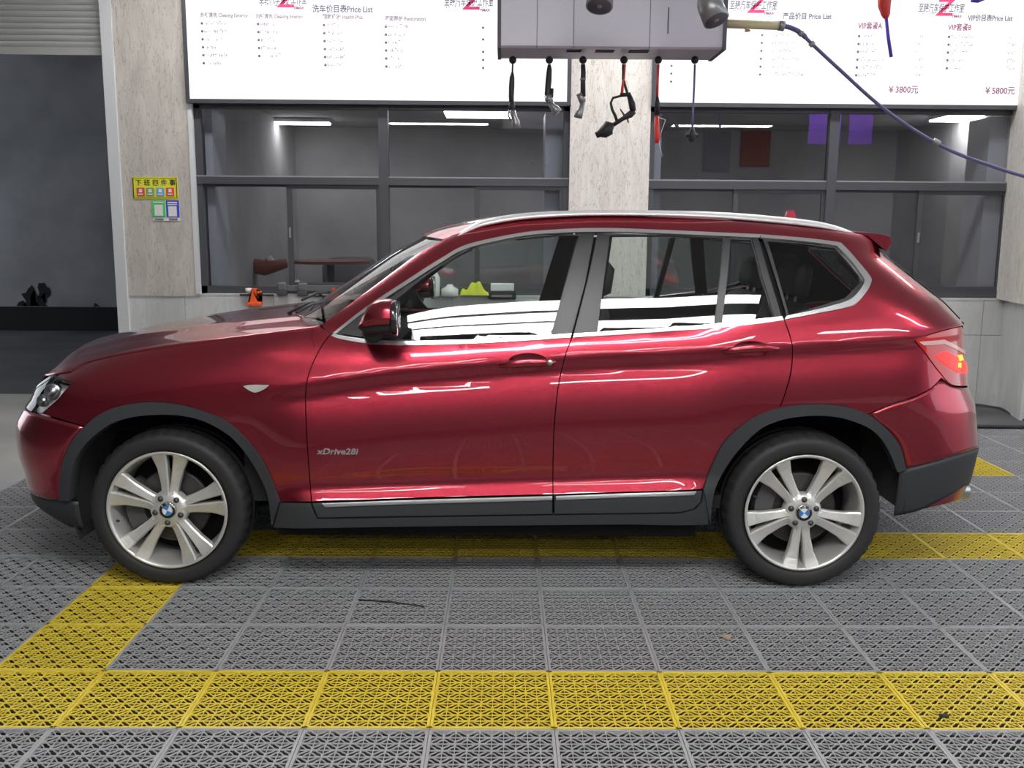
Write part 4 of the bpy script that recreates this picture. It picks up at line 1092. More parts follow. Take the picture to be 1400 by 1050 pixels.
def spoke_bm():
    """one split spoke pointing along +Z, outer face towards -Y"""
    bm = bmesh.new()
    # (radius, inner edge, outer edge, depth): the two blades share a root
    st = [(.060, 0.0, .036, .006), (.080, .0, .036, .010), (.094, .0008, .0375, .0105), (.115, .003, .041, .010), (.145, .006, .048, .008), (.180, .0088, .0565, .005), (.215, .0115, .067, .001), (.240, .0135, .077, -.006), (.2535, .0145, .0815, -.0105)]
    for s in (-1, 1):
        secs = []
        for r, a, b, y in st:
            w = b - a; zf = lambda x: math.sqrt(max(r * r - x * x, 0)) if r > .2 else r
            ch = min(.006, w * .18)
            ys = [y + .034, y + .005, y - .001, y, y + .0035, y + .034]
            xs = [a, a, a + ch, b - ch, b, b]
            dip = [0, 0, -.002, .003, .004, 0]
            secs.append([bm.verts.new((s * x, yy + d_, zf(x))) for x, yy, d_ in zip(xs, ys, dip)])
        for p, q in zip(secs, secs[1:]):
            for i in range(5):
                f = (p[i], p[i + 1], q[i + 1], q[i]); bm.faces.new(f if s > 0 else f[::-1])
        bm.faces.new(secs[-1] if s < 0 else secs[-1][::-1])
        # web between the blade and the hub fillet
    # little wall at the outer end of the slot
    v = [bm.verts.new(p) for p in ((-.021, -.008, .246), (.021, -.008, .246), (.019, .03, .238), (-.019, .03, .238))]; bm.faces.new(v)
    return bm
def fillet_bm():
    """curved web between two spokes at the hub, centred on +Z (half-way between spokes)"""
    bm = bmesh.new(); L = []
    for k in range(9):
        a = math.radians(-22 + 44 * k / 8); ro = .078 + .020 * abs(k - 4) ** 2 / 16
        L.append([bm.verts.new((r * math.sin(a), y, r * math.cos(a))) for r, y in ((.058, .004), (ro - .006, .011), (ro, .018), (ro, .045))])
    for p, q in zip(L, L[1:]):
        for i in range(3): bm.faces.new((p[i], q[i], q[i + 1], p[i + 1]))
    return bm
def build_wheel(x, near, phase, steer=0):
    wl_ = empty('wheel'); part(wl_)
    wl_.matrix_parent_inverse = CINV
    yo = YC - .930 if near else YC + .930
    wl_.location = (x, yo, RT_ - .004)
    if not near: wl_.rotation_euler = (0, 0, math.pi)
    for nm, (bm, m, sm) in wheel_parts(phase).items():
        o = bm_obj(nm, bm, m, wl_, sm)
        if nm == 'brake_caliper': o.rotation_euler = (0, math.radians(0 if phase == 0 else 180), 0)
    sb = None
    for k in range(5):
        ang = phase + 72 * k          # angle of the spoke axis from +X, counter-clockwise in the photograph
        if sb is None:
            so = bm_obj('spoke', spoke_bm(), 'alloy', wl_); fo = bm_obj('spoke_web', fillet_bm(), 'alloy', wl_, True)
            b1 = bmesh.new(); lathe_bm(b1, [(.0005, -.006), (.0055, -.006), (.0065, -.001), (.0105, -.004), (.0115, .0), (.013, .002), (.013, .02)], 14)
            bo = bm_obj('wheel_bolt', b1, 'alloy_dark', wl_, True); sb = (so, fo, bo)
        else:
            so, fo, bo = [q.copy() for q in sb]
            for q in (so, fo, bo): COL.objects.link(q); q.parent = wl_
        so.rotation_euler = (0, math.radians(90 - ang), 0); fo.rotation_euler = (0, math.radians(90 - ang - 36), 0)
        a = math.radians(ang + 36); bo.location = (.0585 * math.cos(a), .0, .0585 * math.sin(a))
    # cap
    b1 = bmesh.new(); lathe_bm(b1, [(.0005, -.006), (.0335, -.006), (.036, -.003), (.036, .01)], 40); bm_obj('centre_cap', b1, 'gloss_black', wl_, True)
    b1 = bmesh.new(); lathe_bm(b1, [(.0345, -.0068), (.0355, -.0072), (.0365, -.004)], 40); bm_obj('cap_ring', b1, 'chrome', wl_, True)
    for q in range(4):
        b1 = bmesh.new(); vs = [b1.verts.new((0, -.0072, 0))]
        for k in range(9):
            a = math.radians(phase - 40 + q * 90 + 90 * k / 8); vs.append(b1.verts.new((.0215 * math.cos(a), -.0072, .0215 * math.sin(a))))
        b1.faces.new(vs); bm_obj('roundel_quarter', b1, 'roundel_blue' if q % 2 else 'white', wl_)
    b1 = bmesh.new(); lathe_bm(b1, [(.0218, -.0068), (.0226, -.0076), (.0234, -.0068)], 40); bm_obj('roundel_ring', b1, 'satin', wl_, True)
    q0 = None
    for ch, a0 in zip('BMW', (135, 90, 45)):
        a = math.radians(a0); t_ = text_mesh('cap_letter', ch, .012, 'white', (.0285 * math.cos(a), -.0075, .0285 * math.sin(a)), (math.pi / 2, math.radians(90 - a0), 0), wl_, 'CENTER', .0002, 1)
        t_.location = (.0255 * math.cos(a), -.0078, .0255 * math.sin(a))
    b1 = bmesh.new(); a = math.radians(phase - 36 - 72 * (1 if phase < 0 else 2) + (0 if phase < 0 else 0)); 
    add_tube(b1, [(.236 * math.cos(a), .012, .236 * math.sin(a)), (.222 * math.cos(a), -.004, .222 * math.sin(a))], .0055, 8); bm_obj('valve', b1, 'rubber', wl_, True)
    return wl_
for near in (True, False):
    build_wheel(XA_F, near, 13 if near else 40); build_wheel(XA_R, near, -90 if near else -60)
# ---------------------------------------------------------------- wheel wells, underbody
def well(x, zc_, r, a0, a1):
    bm = bmesh.new(); rows = []
    for y in (-.885, -.45):
        rows.append([bm.verts.new((x + r * math.cos(a), YC + y, zc_ + r * math.sin(a))) for a in np.linspace(math.radians(a0), math.radians(a1), 26)])
    for k in range(25): bm.faces.new((rows[0][k], rows[0][k + 1], rows[1][k + 1], rows[1][k]))
    bm.faces.new(rows[1])
    o = bm_obj('wheel_well', bm, 'liner', None, True); pair(o, 'wheel_well')
well(XA_F, .37, .45, -6, 203); well(XA_R, .37, .468, -4, 186)
part(box('underbody', XA_F + .45, XA_R - .45, YC - .80, YC + .80, .195, .33, 'void'))  # set low to block light and deepen the shade under the car
part(box('front_undertray', XA_F - .72, XA_F + .46, YC - .48, YC + .48, .24, .60, 'void')); part(box('rear_undertray', XA_R - .46, XA_R + .42, YC - .46, YC + .46, .38, .62, 'void'))
part(box('cabin_floor', -.95, 1.0, YC - .84, YC + .84, .34, .40, 'interior'))
part(box('bulkhead', -1.16, -1.04, YC - .82, YC + .82, .36, 1.06, 'interior'))
# ---------------------------------------------------------------- cabin
def lofted(name, secs, m, parent=None):
    return grid_obj(name, [s + [s[0]] for s in secs], m)
bm = bmesh.new()
prof = [(-1.0, .55), (-1.02, 1.02), (-.92, 1.075), (-.72, 1.085), (-.60, 1.05), (-.56, .98), (-.60, .80), (-.68, .55)]
A = [bm.verts.new((x, YC - .80, z)) for x, z in prof]; B_ = [bm.verts.new((x, YC + .80, z)) for x, z in prof]
for i in range(len(prof)): bm.faces.new((A[i], A[(i + 1) % 8], B_[(i + 1) % 8], B_[i]))
bm.faces.new(A); bm.faces.new(B_[::-1]); part(bm_obj('dashboard', bm, 'interior'))
# steering wheel
st = empty('steering_wheel'); part(st); bm = bmesh.new(); cx_, cz_ = -.40, .965
ringp = []
for k in range(33):
    a = 2 * math.pi * k / 32; u, v = .185 * math.cos(a), .185 * math.sin(a)
    ringp.append((cx_ + v * .42, YC - .38 + u, cz_ + v * .90))
add_tube(bm, ringp, .015, 8, False); bm_obj('steering_rim', bm, 'leather', st, True)
tube('steering_column', [(cx_ - .25, YC - .38, cz_ - .1), (cx_ - .02, YC - .38, cz_ - .01)], .035, 'interior', st)
for a in (0, 180, 270):
    a = math.radians(a); tube('steering_spoke', [(cx_ - .02, YC - .38, cz_ - .01), (cx_ + .42 * .18 * math.sin(a), YC - .38 + .18 * math.cos(a), cz_ + .9 * .18 * math.sin(a))], .016, 'satin', st, 8)
def seat(x, y, w, name='front_seat', hx=0):
    s_ = empty(name); part(s_)
    def cushion(nm, pts, th, wd):
        """slab along a profile polyline pts (x,z), thickness th, rounded"""
        rows = []
        n = len(pts)
        for i, (px_, pz_) in enumerate(pts):
            t = i / (n - 1); tx = pts[min(i + 1, n - 1)][0] - pts[max(i - 1, 0)][0]; tz = pts[min(i + 1, n - 1)][1] - pts[max(i - 1, 0)][1]; l = math.hypot(tx, tz); nx, nz = -tz / l, tx / l
            k = .35 if i in (0, n - 1) else 1
            ring = []
            for a in np.linspace(0, 2 * math.pi, 17)[:-1]:
                ca, sa = math.cos(a), math.sin(a); e = .5
                ring.append(np.array([x + px_ + nx * th / 2 * k * math.copysign(abs(sa) ** e, sa), y + wd / 2 * (.8 + .2 * k) * math.copysign(abs(ca) ** e, ca), pz_ + nz * th / 2 * k * math.copysign(abs(sa) ** e, sa)]))
            rows.append(ring + [ring[0]])
        o = grid_obj(nm, rows, 'leather'); o.parent = s_
    cushion('seat_cushion', [(-.30, .66), (-.26, .68), (0, .66), (.22, .62), (.26, .62)], .16, w)
    cushion('seat_back', [(.20, .62), (.24, .72), (.34, 1.0), (.42, 1.20), (.44, 1.24)], .13, w * .94)
    cushion('headrest', [(.43 + hx, 1.27), (.44 + hx, 1.29), (.455 + hx, 1.40), (.46 + hx, 1.43)], .10, w * .5)
    for q in (-.07, .07): tube('headrest_post', [(x + .43, y + q, 1.2), (x + .445 + hx, y + q, 1.30)], .007, 'satin', s_, 6)
seat(.02, YC - .38, .50); seat(.02, YC + .38, .50)
seat(.95, YC - .38, .62, 'rear_seat'); seat(.95, YC + .38, .62, 'rear_seat')
# inner trim of the doors
def trim(name, pts, off, m='interior'):
    return both(name, pts, m, None, off=off, lip=.0, ins=0, grid=.06)
trim('inner_trim', [(470, 462), (571, 464), (674, 461), (782, 454), (950, 443), (1072, 431), (1180, 424), (1180, 520), (1066, 545), (960, 640), (757, 690), (434, 690), (430, 560)], -.09)
part(box('load_floor', 1.25, 2.05, YC - .55, YC + .55, .70, .74, 'interior'))
both('pillar_trim', [(1150, 345), (1200, 345), (1255, 390), (1270, 420), (1180, 430), (1190, 388)], 'interior', None, off=-.05, lip=0, ins=0, grid=.05)
# headlining
rows = [[p + np.array([0, 0, -.035]) for p in r] for r in [[np.array([x, YC + w * t * .94, z + .022 * (1 - abs(t) ** 2.4)]) for t in np.linspace(-1, 1, 17)] for (x, z), w in zip(re_, rw)]]
part(grid_obj('headlining', rows, 'interior', True))
# grab handle, seat belts, interior mirror
part(tube('seat_belt', [(.40, YC - .68, 1.42), (.40, YC - .72, .9)], .018, 'interior', None, 6)); part(tube('seat_belt', [(.40, YC + .68, 1.42), (.40, YC + .72, .9)], .018, 'interior', None, 6))
part(box('rear_view_mirror', -.58, -.55, YC - .13, YC + .13, 1.36, 1.43, 'interior', None, .008))
# ================================================================== THINGS AROUND THE CAR
# ---- hanging hose-reel box
BY = 6.0
def bp(px, py, y=BY): return atY(px, py, y)
def bx(px, py=60): return float(bp(px, py)[0])
z_lo = float(bp(830, 81)[2]); z_be = float(bp(830, 66)[2]); z_hi = 3.35
xl, xr = bx(680), bx(992, 30)
z_lo = z_be
reel = tag(empty('hose_reel_box', ((xl + xr) / 2, BY + .2, z_lo)), 'long pale grey hose-reel box hanging above the car roof', 'hose box')
RX, RY, RZ = reel.location
def loc(p): return (p[0] - RX, p[1] - RY, p[2] - RZ)
bm = bmesh.new(); z_lo = z_be
prof = [(.012, 0), (0, .012), (0, z_hi - z_lo), (.39, z_hi - z_lo), (.39, .012), (.378, 0)]
xe = bx(968, 80)
L = [bm.verts.new((xl + .02 - RX, BY + y - RY, z)) for y, z in prof]; R_ = [bm.verts.new((xr - .012 - RX, BY + y - RY, z)) for y, z in prof]
for i in range(6): bm.faces.new((L[i], L[(i + 1) % 6], R_[(i + 1) % 6], R_[i]))
bm.faces.new(L); bm.faces.new(R_[::-1]); bm_obj('body', bm, 'box_body', reel)
for side_x, dx in ((xl, .022), (xr - .014, .022)):
    bm = bmesh.new(); e = .012
    pr = [(-e, -.004), (-e, z_hi - z_lo), (.40, z_hi - z_lo), (.40, -.004)]
    a = [bm.verts.new((side_x - RX, BY + y - RY, z)) for y, z in pr]; b = [bm.verts.new((side_x + dx - RX, BY + y - RY, z)) for y, z in pr]; n = len(pr)
    for i in range(n): bm.faces.new((a[i], a[(i + 1) % n], b[(i + 1) % n], b[i]))
    bm.faces.new(a); bm.faces.new(b[::-1]); bm_obj('end_cap', bm, 'box_dark', reel)
for px in (734, 784, 888):
    q = bx(px); box('panel_seam', q - .002 - RX, q + .002 - RX, BY - .0015 - RY, BY + .01 - RY, z_be - z_lo, z_hi - z_lo, 'box_dark', reel)
box('handle_groove', bx(912) - RX, bx(913.5) - RX, BY - .0025 - RY, BY - RY, float(bp(912, 46)[2]) - RZ, float(bp(912, 10)[2]) - RZ, 'box_dark', reel)
for a, b in ((776, 796), (816, 842), (862, 890)):
    for k in range(2): box('vent_slot', bx(a) - RX, bx(b) - RX, BY + .05 + .05 * k - RY, BY + .075 + .05 * k - RY, -.003, .006, 'void', reel)
for s in (.25, 1.15): tube('hanger', [(xl + s - RX, 0, z_hi - z_lo), (xl + s - RX, 0, 4.4 - z_lo)], .015, 'metal_grey', reel, 8)
HY = BY + .20
def hp(px, py): return tuple(bp(px, py, HY))
def hose(name, px, label, builder):
    r = tag(empty(name, hp(px, 80)), label, 'hose', 'tools hanging from the hose box')
    o = np.array(r.location)
    def l(*pts): return [tuple(np.array(hp(*p)) - o) for p in pts]
    bm = bmesh.new(); q = l((px, 82))[0]; q = (q[0], q[1], min(q[2], z_be - r.location.z - .025)); bmesh.ops.create_uvsphere(bm, u_segments=16, v_segments=10, radius=.024, matrix=Matrix.Translation(q)); bm_obj('stop_ball', bm, 'hose_black', r, True)
    builder(r, l); return r
S_ = HY / F
def t_(nm, r, pts, rad, m, n=10): return tube(nm, pts, [x * S_ for x in rad] if isinstance(rad, list) else rad * S_, m, r, n)
def n1(r, l):
    t_('cable', r, l((701, 86), (700.5, 100)), 1.2, 'hose_black'); t_('grip', r, l((700.5, 99), (700, 106), (699.5, 118), (699, 132), (699.5, 146)), [1.5, 3.4, 3.9, 3.6, 3.2], 'hose_black')
    t_('valve_body', r, l((699.5, 140), (700.5, 152)), 4.5, 'hose_black'); t_('nozzle', r, l((700, 150), (703, 160), (705, 167), (706, 175)), [4.5, 4, 5.5, 5.8], 'metal_grey', 16)
    t_('lever', r, l((696, 150), (695, 158), (698, 164)), 1.3, 'metal_grey')
def n2(r, l):
    t_('hose', r, l((751, 88), (751, 95), (750, 110), (748.5, 128), (749, 138)), [2, 3.5, 4.2, 4, 3.6], 'hose_black'); t_('valve_body', r, l((749, 130), (752, 141)), 5, 'metal_grey')
    t_('trigger', r, l((755, 121), (754, 132), (750, 138)), [2, 2.6, 2], 'hose_black'); t_('nozzle', r, l((750, 137), (756, 146), (759, 149), (763, 154)), [4, 4.2, 6, 6.2], 'metal_grey', 16)
def n3(r, l):
    t_('hose', r, l((797, 88), (797.5, 100), (797, 112), (797, 132)), [3, 3.3, 3.2, 3.6], 'hose_black'); t_('clip', r, l((797, 107), (797, 110)), 4, 'metal_grey'); t_('valve_body', r, l((792, 128), (797, 140)), 4.6, 'metal_grey')
    t_('nozzle', r, l((797, 138), (794, 150), (792, 153), (790, 161)), [3.6, 4, 5.4, 5.6], 'metal_grey', 16)
def n4(r, l):
    t_('red_hose', r, l((854, 88), (853, 105), (851, 120), (850, 130)), 1.8, 'hose_red'); t_('hose', r, l((852, 88), (852, 108), (856, 122), (859, 132)), 1.7, 'hose_black')
    t_('gun_head', r, l((848, 130), (862, 129)), 2.6, 'hose_black'); t_('gun_grip', r, l((860, 130), (864, 142), (865.5, 152)), [3, 4.6, 4], 'hose_black')
    t_('gun_tail', r, l((868, 153), (862, 156), (852, 162), (838, 171)), [2.6, 5, 3, 2.8], 'hose_black'); t_('gun_frame', r, l((849, 131), (838, 134), (835, 141), (837, 150), (841, 158), (843.5, 166)), [1.6, 1.7, 1.7, 1.9, 2, 2], 'hose_black')
    t_('trigger', r, l((848, 149), (853, 157), (858, 162), (859, 168)), [.8, 1.4, 1.2, .8], 'hose_black'); t_('foam_pot', r, l((839, 171), (833, 172), (831, 177), (825, 181), (819, 183), (815, 185)), [3, 8, 9, 8, 4.5, 4], 'hose_black', 16)
def n5(r, l):
    t_('hose', r, l((900, 88), (899, 110), (898.5, 134)), 1.8, 'hose_red'); t_('coupling', r, l((898.5, 132), (898.5, 140), (898.5, 157)), [1.8, 3.4, 3.6], 'hose_black'); t_('grip', r, l((898, 159), (898, 178), (899, 186), (898, 196)), [3.2, 3.4, 4, 2.6], 'hose_red')
    t_('wire', r, l((899, 160), (910, 164), (905, 178), (902, 186), (901, 197), (906, 214)), .5, 'white', 6)
def n6(r, l):
    t_('cable', r, l((950, 88), (949, 120), (947.5, 150), (946.5, 178)), 1.4, 'hose_violet'); t_('plug', r, l((946.5, 174), (946, 180), (946, 190), (946, 194)), [2, 4.4, 5, 3], 'hose_black'); t_('plug_pins', r, l((938, 185), (954, 185)), 2.6, 'hose_black')
hose('spray_hose', 701, 'leftmost grey spray nozzle hanging on a thin cable', n1); hose('spray_hose', 751, 'thick dark hose with grey nozzle, second from the left', n2)
hose('spray_hose', 797, 'black hose with grey nozzle in front of the pillar edge', n3); hose('foam_gun', 853, 'black foam gun with squared grip on a red hose', n4)
hose('air_gun', 900, 'red air gun with black coupling on a red hose', n5); hose('power_plug', 950, 'black power plug on a thin cable, rightmost below the box', n6)
# ---- two grey spotlights
def spot(a, b, r, label, stem):
    A, B_ = np.array(bp(*a, 5.4)), np.array(bp(*b, 5.4)) + np.array([0, -.06, 0]); o_ = tag(empty('spotlight', tuple(A)), label, 'spotlight', 'grey spotlights over the bay')
    s = 5.4 / F; d = (B_ - A); n = d / np.linalg.norm(d)
    tube('lamp_body', [tuple(A - A), tuple(d * .12), tuple(d * .3), tuple(d)], [r * .45 * s, r * .8 * s, r * .95 * s, r * s], 'metal_grey', o_, 28)
    tube('lamp_face', [tuple(d * .985), tuple(d * 1.012)], [r * .9 * s, r * .88 * s], 'box_dark', o_, 28); tube('lamp_lens', [tuple(d * 1.0), tuple(d * 1.02)], r * .2 * s, 'metal_grey', o_, 16)
    C_ = np.array(bp(*stem, 5.4)) - A; tube('stem', [(0, 0, 0), tuple(C_ * .6), (C_[0], C_[1], 4.4 - A[2])], .022, 'metal_grey', o_, 10)
spot((822, -22), (818, 12), 17.5, 'grey cylindrical spotlight near the middle of the hose box', (822, -40)); spot((965, -6), (976, 31), 17, 'grey cylindrical spotlight at the right end of the hose box', (950, -12))
# ---- yellow pipe and the long cable to the right
hs = tag(empty('air_line', hp(992, 33)), 'pale yellow pipe with a violet hose sagging down to the right', 'hose'); o = np.array(hs.location)
def l2(*pts): return [tuple(np.array(hp(*p)) - o) for p in pts]
tube('pipe', l2((985, 32), (1066, 35)), 5.6 * S_, 'hose_yellow', hs, 14); tube('pipe_end', l2((1064, 34.6), (1072, 35.5)), 6.6 * S_, 'metal_grey', hs, 14)
tube('knot', l2((1012, 29), (1018, 36), (1024, 43), (1019, 41)), 2.6 * S_, 'hose_yellow', hs, 8)
cab = crom([(1070, 35), (1083, 38.5), (1096, 46), (1110, 60), (1150, 97), (1200, 142), (1250, 178), (1300, 206), (1350, 225), (1400, 241), (1480, 262)], 5)
tube('hose', l2(*cab), [3.2 * S_ if i < 13 else 2.3 * S_ for i in range(len(cab))], 'hose_violet', hs, 10)
for a, b in (((1093, 44), (1097, 47)), ((1108, 58), (1112, 62)), ((1276, 192), (1284, 197))): tube('sleeve', l2(a, b), 4 * S_, 'metal_grey', hs, 10)
# ---- red grip with violet wand, violet plug at the top
wn = tag(empty('spray_wand', hp(1210, 0)), 'red spray grip with a thin violet wand hanging at upper right', 'spray wand'); o = np.array(wn.location)
tube('grip', l2((1209, -30), (1210, -8), (1209, 8), (1211, 20), (1211.5, 25)), [4 * S_, 9 * S_, 8 * S_, 5.6 * S_, 3 * S_], 'hose_red', wn, 14)
tube('wand', l2((1211.5, 24), (1214.5, 52), (1218.5, 78)), 2.2 * S_, 'violet', wn, 10); tube('trigger', l2((1203, -8), (1205, 6), (1209, 20)), 3 * S_, 'violet', wn, 10)
tube('hose', l2((1209, -28), (1206, -120)), 2 * S_, 'hose_red', wn, 8)
wn = tag(empty('violet_nozzle', hp(1337, 0)), 'violet nozzle tip cut off by the top edge at right', 'nozzle'); o = np.array(wn.location)
tube('tip', l2((1328, 1), (1337, 0), (1346, -4)), [2 * S_, 3.6 * S_, 4 * S_], 'violet', wn, 10); tube('hose', l2((1346, -4), (1352, -60), (1350, -130)), 2 * S_, 'hose_black', wn, 8)

# ---- things fixed to and standing on the sill
YSL = WY - .035
def sp_(px, py, y=YSL): return atY(px, py, y)
def clamp(px, py, h, label):
    p = sp_(px, py); s = YSL / F; r = tag(empty('orange_clamp', tuple(p)), label, 'clamp', 'orange clamps on the low wall')
    hw_ = h * s
    bm = bmesh.new(); pr = [(-.40, 0), (.42, 0), (.40, .22), (.22, .26), (.20, .40), (.17, .70), (.42, .74), (.40, .84), (.20, .86), (.20, 1), (-.10, 1), (-.12, .72), (-.20, .40), (-.22, .26), (-.38, .20)]
    a = [bm.verts.new((x * hw_, -.02, z * hw_)) for x, z in pr]; b = [bm.verts.new((x * hw_, .03, z * hw_)) for x, z in pr]; n = len(pr)
    for i in range(n): bm.faces.new((a[i], a[(i + 1) % n], b[(i + 1) % n], b[i]))
    bm.faces.new(a); bm.faces.new(b[::-1]); bmesh.ops.triangulate(bm, faces=bm.faces)
    bm_obj('body', bm, 'orange', r); box('jaw', -.42 * hw_, .44 * hw_, -.05, -.02, 0, .18 * hw_, 'orange', r, .004)
clamp(348, 417.5, 23, 'orange clamp on the low wall left of the car bonnet'); clamp(456.5, 408, 14, 'smaller orange clamp half hidden behind the windscreen pillar')
def rack_block(px, py0, py1, w, label):
    p = sp_(px, py1); s = YSL / F; r = tag(empty('rail_bracket', tuple(p)), label, 'bracket', 'dark grey brackets on the sill'); h = (py1 - py0) * s; w_ = w * s
    bm = bmesh.new(); add_box(bm, -w_ / 2, w_ / 2, -.03, .05, 0, h * .35, .006); bm_obj('foot', bm, 'frame', r)
    bm = bmesh.new(); add_box(bm, -w_ * .44, w_ * .44, -.025, .04, h * .32, h, .014); bm_obj('cap', bm, 'grey_block', r)
rack_block(386, 386, 403.5, 13, 'left dark grey bracket on the sill above the bonnet'); rack_block(414, 387, 404, 14, 'middle dark grey bracket on the sill above the bonnet')
rack_block(476.5, 389, 404, 11, 'right grey bracket on the sill near the windscreen')
def bar(px0, px1, py, t, m, label, name='black_bar', y=YSL + .011):
    a, b = sp_(px0, py, y), sp_(px1, py, y); return tag(box(name, a[0], b[0], y - .012, y + .02, a[2] - t / 2, a[2] + t / 2, m, None, .003), label, 'bar')
bar(328, 374, 403, .012, 'hose_black', 'thin black bar lying left of the grey brackets'); bar(422, 453, 404.5, .012, 'hose_black', 'short black bar lying right of the grey brackets')
bar(391, 470, 394, .05, 'grey_block', 'dark grey rail joining the sill brackets', 'sill_rail', YSL + .02)
def cup(px, py, h, w, m, label, y=WY + .06, name='paper_cup', cat='cup'):
    p = atY(px, py, y); s = y / F; bm = bmesh.new(); hh_ = h * s; r = w * s / 2
    for k in (0,): lathe = None
    rings = []
    for rr, z in ((.01, 0), (r * .82, 0), (r, hh_), (r * .92, hh_), (r * .75, hh_ * .1)):
        rings.append([bm.verts.new((p[0] + rr * math.cos(2 * math.pi * k / 16), p[1] + rr * math.sin(2 * math.pi * k / 16), p[2] + z)) for k in range(16)])
    for a, b in zip(rings, rings[1:]):
        for k in range(16): bm.faces.new((a[k], a[(k + 1) % 16], b[(k + 1) % 16], b[k]))
    return tag(bm_obj(name, bm, m, None, True), label, cat)
YI = WY + .30
box_sh = struct(box('trim_2', XL, XR, WY + .16, WY + .60, ZS + .0, ZS + .03, 'frame'), 'inner window ledge')
cup(405.5, 397, 14, 8, 'white', 'small white cup standing behind the window glass', YI); cup(340, 400, 6, 9, 'white', 'small white lid beside the left orange clamp', YSL, 'white_lid', 'lid')
# cloth, radio and bottles on the sill seen through the car windows
p = atY(655, 405, YSL - .02); bm = bmesh.new(); rows = []
n = 22
for i in range(n):
    u = i / (n - 1); r_ = []
    for j in range(9):
        v = j / 8; x = p[0] - .17 + .26 * u; hgt = .105 * math.sin(math.pi * u) ** .7 * (1 - (2 * v - 1) ** 2 * .9) + .02 * math.sin(9 * u + 5 * v) * math.sin(math.pi * v) + .012 * math.sin(21 * u)
        r_.append(np.array([x, YSL - .05 + .11 * v, ZS + .006 + max(0.004, hgt * (1 if v not in (0, 1) else .1))]))
    rows.append(r_)
tag(grid_obj('yellow_cloth', rows, 'cloth_yellow'), 'crumpled yellow-green cloth on the sill seen through the front window', 'cloth')
r = tag(empty('radio', tuple(atY(686, 409, YSL))), 'small dark radio with a white top seen through the front window', 'radio')
box('case', -.12, .13, -.02, .05, .0, .07, 'hose_black', r, .008); box('top_pack', -.10, .11, -.01, .05, .07, .14, 'white', r, .01); box('front_strip', -.09, .09, -.024, -.018, .02, .04, 'metal_grey', r)
for px, h, lab in ((594, 46, 'white spray bottle on the sill behind the far mirror'), (615, 18, 'low white container beside the spray bottle')):
    q = atY(px, 405, YSL); s = YSL / F
    b_ = tag(empty('spray_bottle' if h > 30 else 'container', tuple(q)), lab, 'bottle'); bm = bmesh.new()
    w = .05 if h > 30 else .075
    for k, (rr, z) in enumerate(((w * .9, 0), (w, .01), (w, h * s * .55), (w * .4, h * s * .75), (w * .35, h * s * .86))): pass
    rg = [[bm.verts.new((rr * math.cos(2 * math.pi * k / 16), rr * math.sin(2 * math.pi * k / 16), z)) for k in range(16)] for rr, z in ((.002, 0), (w * .9, 0), (w, .01), (w, h * s * .55), (w * .4, h * s * .75), (w * .35, h * s * .88), (.002, h * s * .88))]
    for a, b in zip(rg, rg[1:]):
        for k in range(16): bm.faces.new((a[k], a[(k + 1) % 16], b[(k + 1) % 16], b[k]))
    bm_obj('bottle_body', bm, 'white', b_, True)
    if h > 30: tube('spray_head', [(-.045, 0, h * s * .93), (.02, 0, h * s * .95), (.045, 0, h * s * .9)], [.012, .018, .014], 'sign_blue', b_, 8)
# ---- things in the room behind the glass
YR = 10.2
tb = tag(empty('round_table', (float(atY(452, 357, YR)[0]), YR, 0)), 'reddish round table in the room behind the left window', 'table'); zt_ = float(atY(440, 358, YR)[2])
bm = bmesh.new(); bmesh.ops.create_cone(bm, cap_ends=True, segments=32, radius1=.42, radius2=.42, depth=.03, matrix=Matrix.Translation((0, 0, zt_))); bm_obj('table_top', bm, 'table_red', tb); tube('table_leg', [(0, 0, 0), (0, 0, zt_)], .04, 'metal_grey', tb)
def blob(name, px0, px1, py0, py1, y, m, label, cat):
    a, b = atY(px0, py1, y), atY(px1, py0, y); bm = bmesh.new(); add_box(bm, a[0], b[0], y - .3, y + .4, 0 if cat == 'sofa' else a[2], b[2], .12)
    return tag(bm_obj(name, bm, m, None, True), label, cat)
blob('sofa', 445, 512, 352, 398, 11.8, 'sofa', 'pale grey sofa back behind the left window', 'sofa')
bk = tag(empty('scooter', tuple(atY(330, 392, 10.4) * np.array([1, 1, 0]))), 'parked scooter with white and red panels behind the left window', 'scooter'); o = np.array(bk.location)
def l3(*pts): return [tuple(np.array(atY(px, py, 10.4)) - o) for px, py in pts]
tube('scooter_body', l3((300, 385), (312, 364), (338, 362), (362, 366), (392, 360)), [.09, .10, .08, .09, .05], 'table_red', bk); tube('scooter_shield', l3((300, 380), (310, 368)), .10, 'white', bk); tube('handlebar', l3((366, 352), (374, 362)), .04, 'white', bk); 
for px in (305, 385):
    q = l3((px, 400))[0]; bm = bmesh.new(); lathe_bm(bm, [(.16, -.04), (.21, -.03), (.21, .03), (.16, .04)], 24, c=(q[0], 0, .21), close=True); bm_obj('scooter_wheel', bm, 'rubber', bk, True)
tube('scooter_frame', [(l3((305, 400))[0][0], 0, .21), (l3((338, 400))[0][0], 0, .5), (l3((385, 400))[0][0], 0, .21)], .04, 'frame', bk)
def poster(px0, py0, px1, py1, m, label, y=12.0, name='poster'):
    a, b = atY(px0, py1, y), atY(px1, py0, y); o_ = tag(box(name, a[0], b[0], y, y + .02, a[2], b[2], m, None), label, 'poster'); return o_
YP = 12.57
poster(962, 180, 1000, 235, 'poster_white', 'pale grey poster low on the room wall behind the right window', YP); poster(1012, 162, 1055, 228, 'poster_red', 'reddish poster beside the pale one behind the right window', YP)
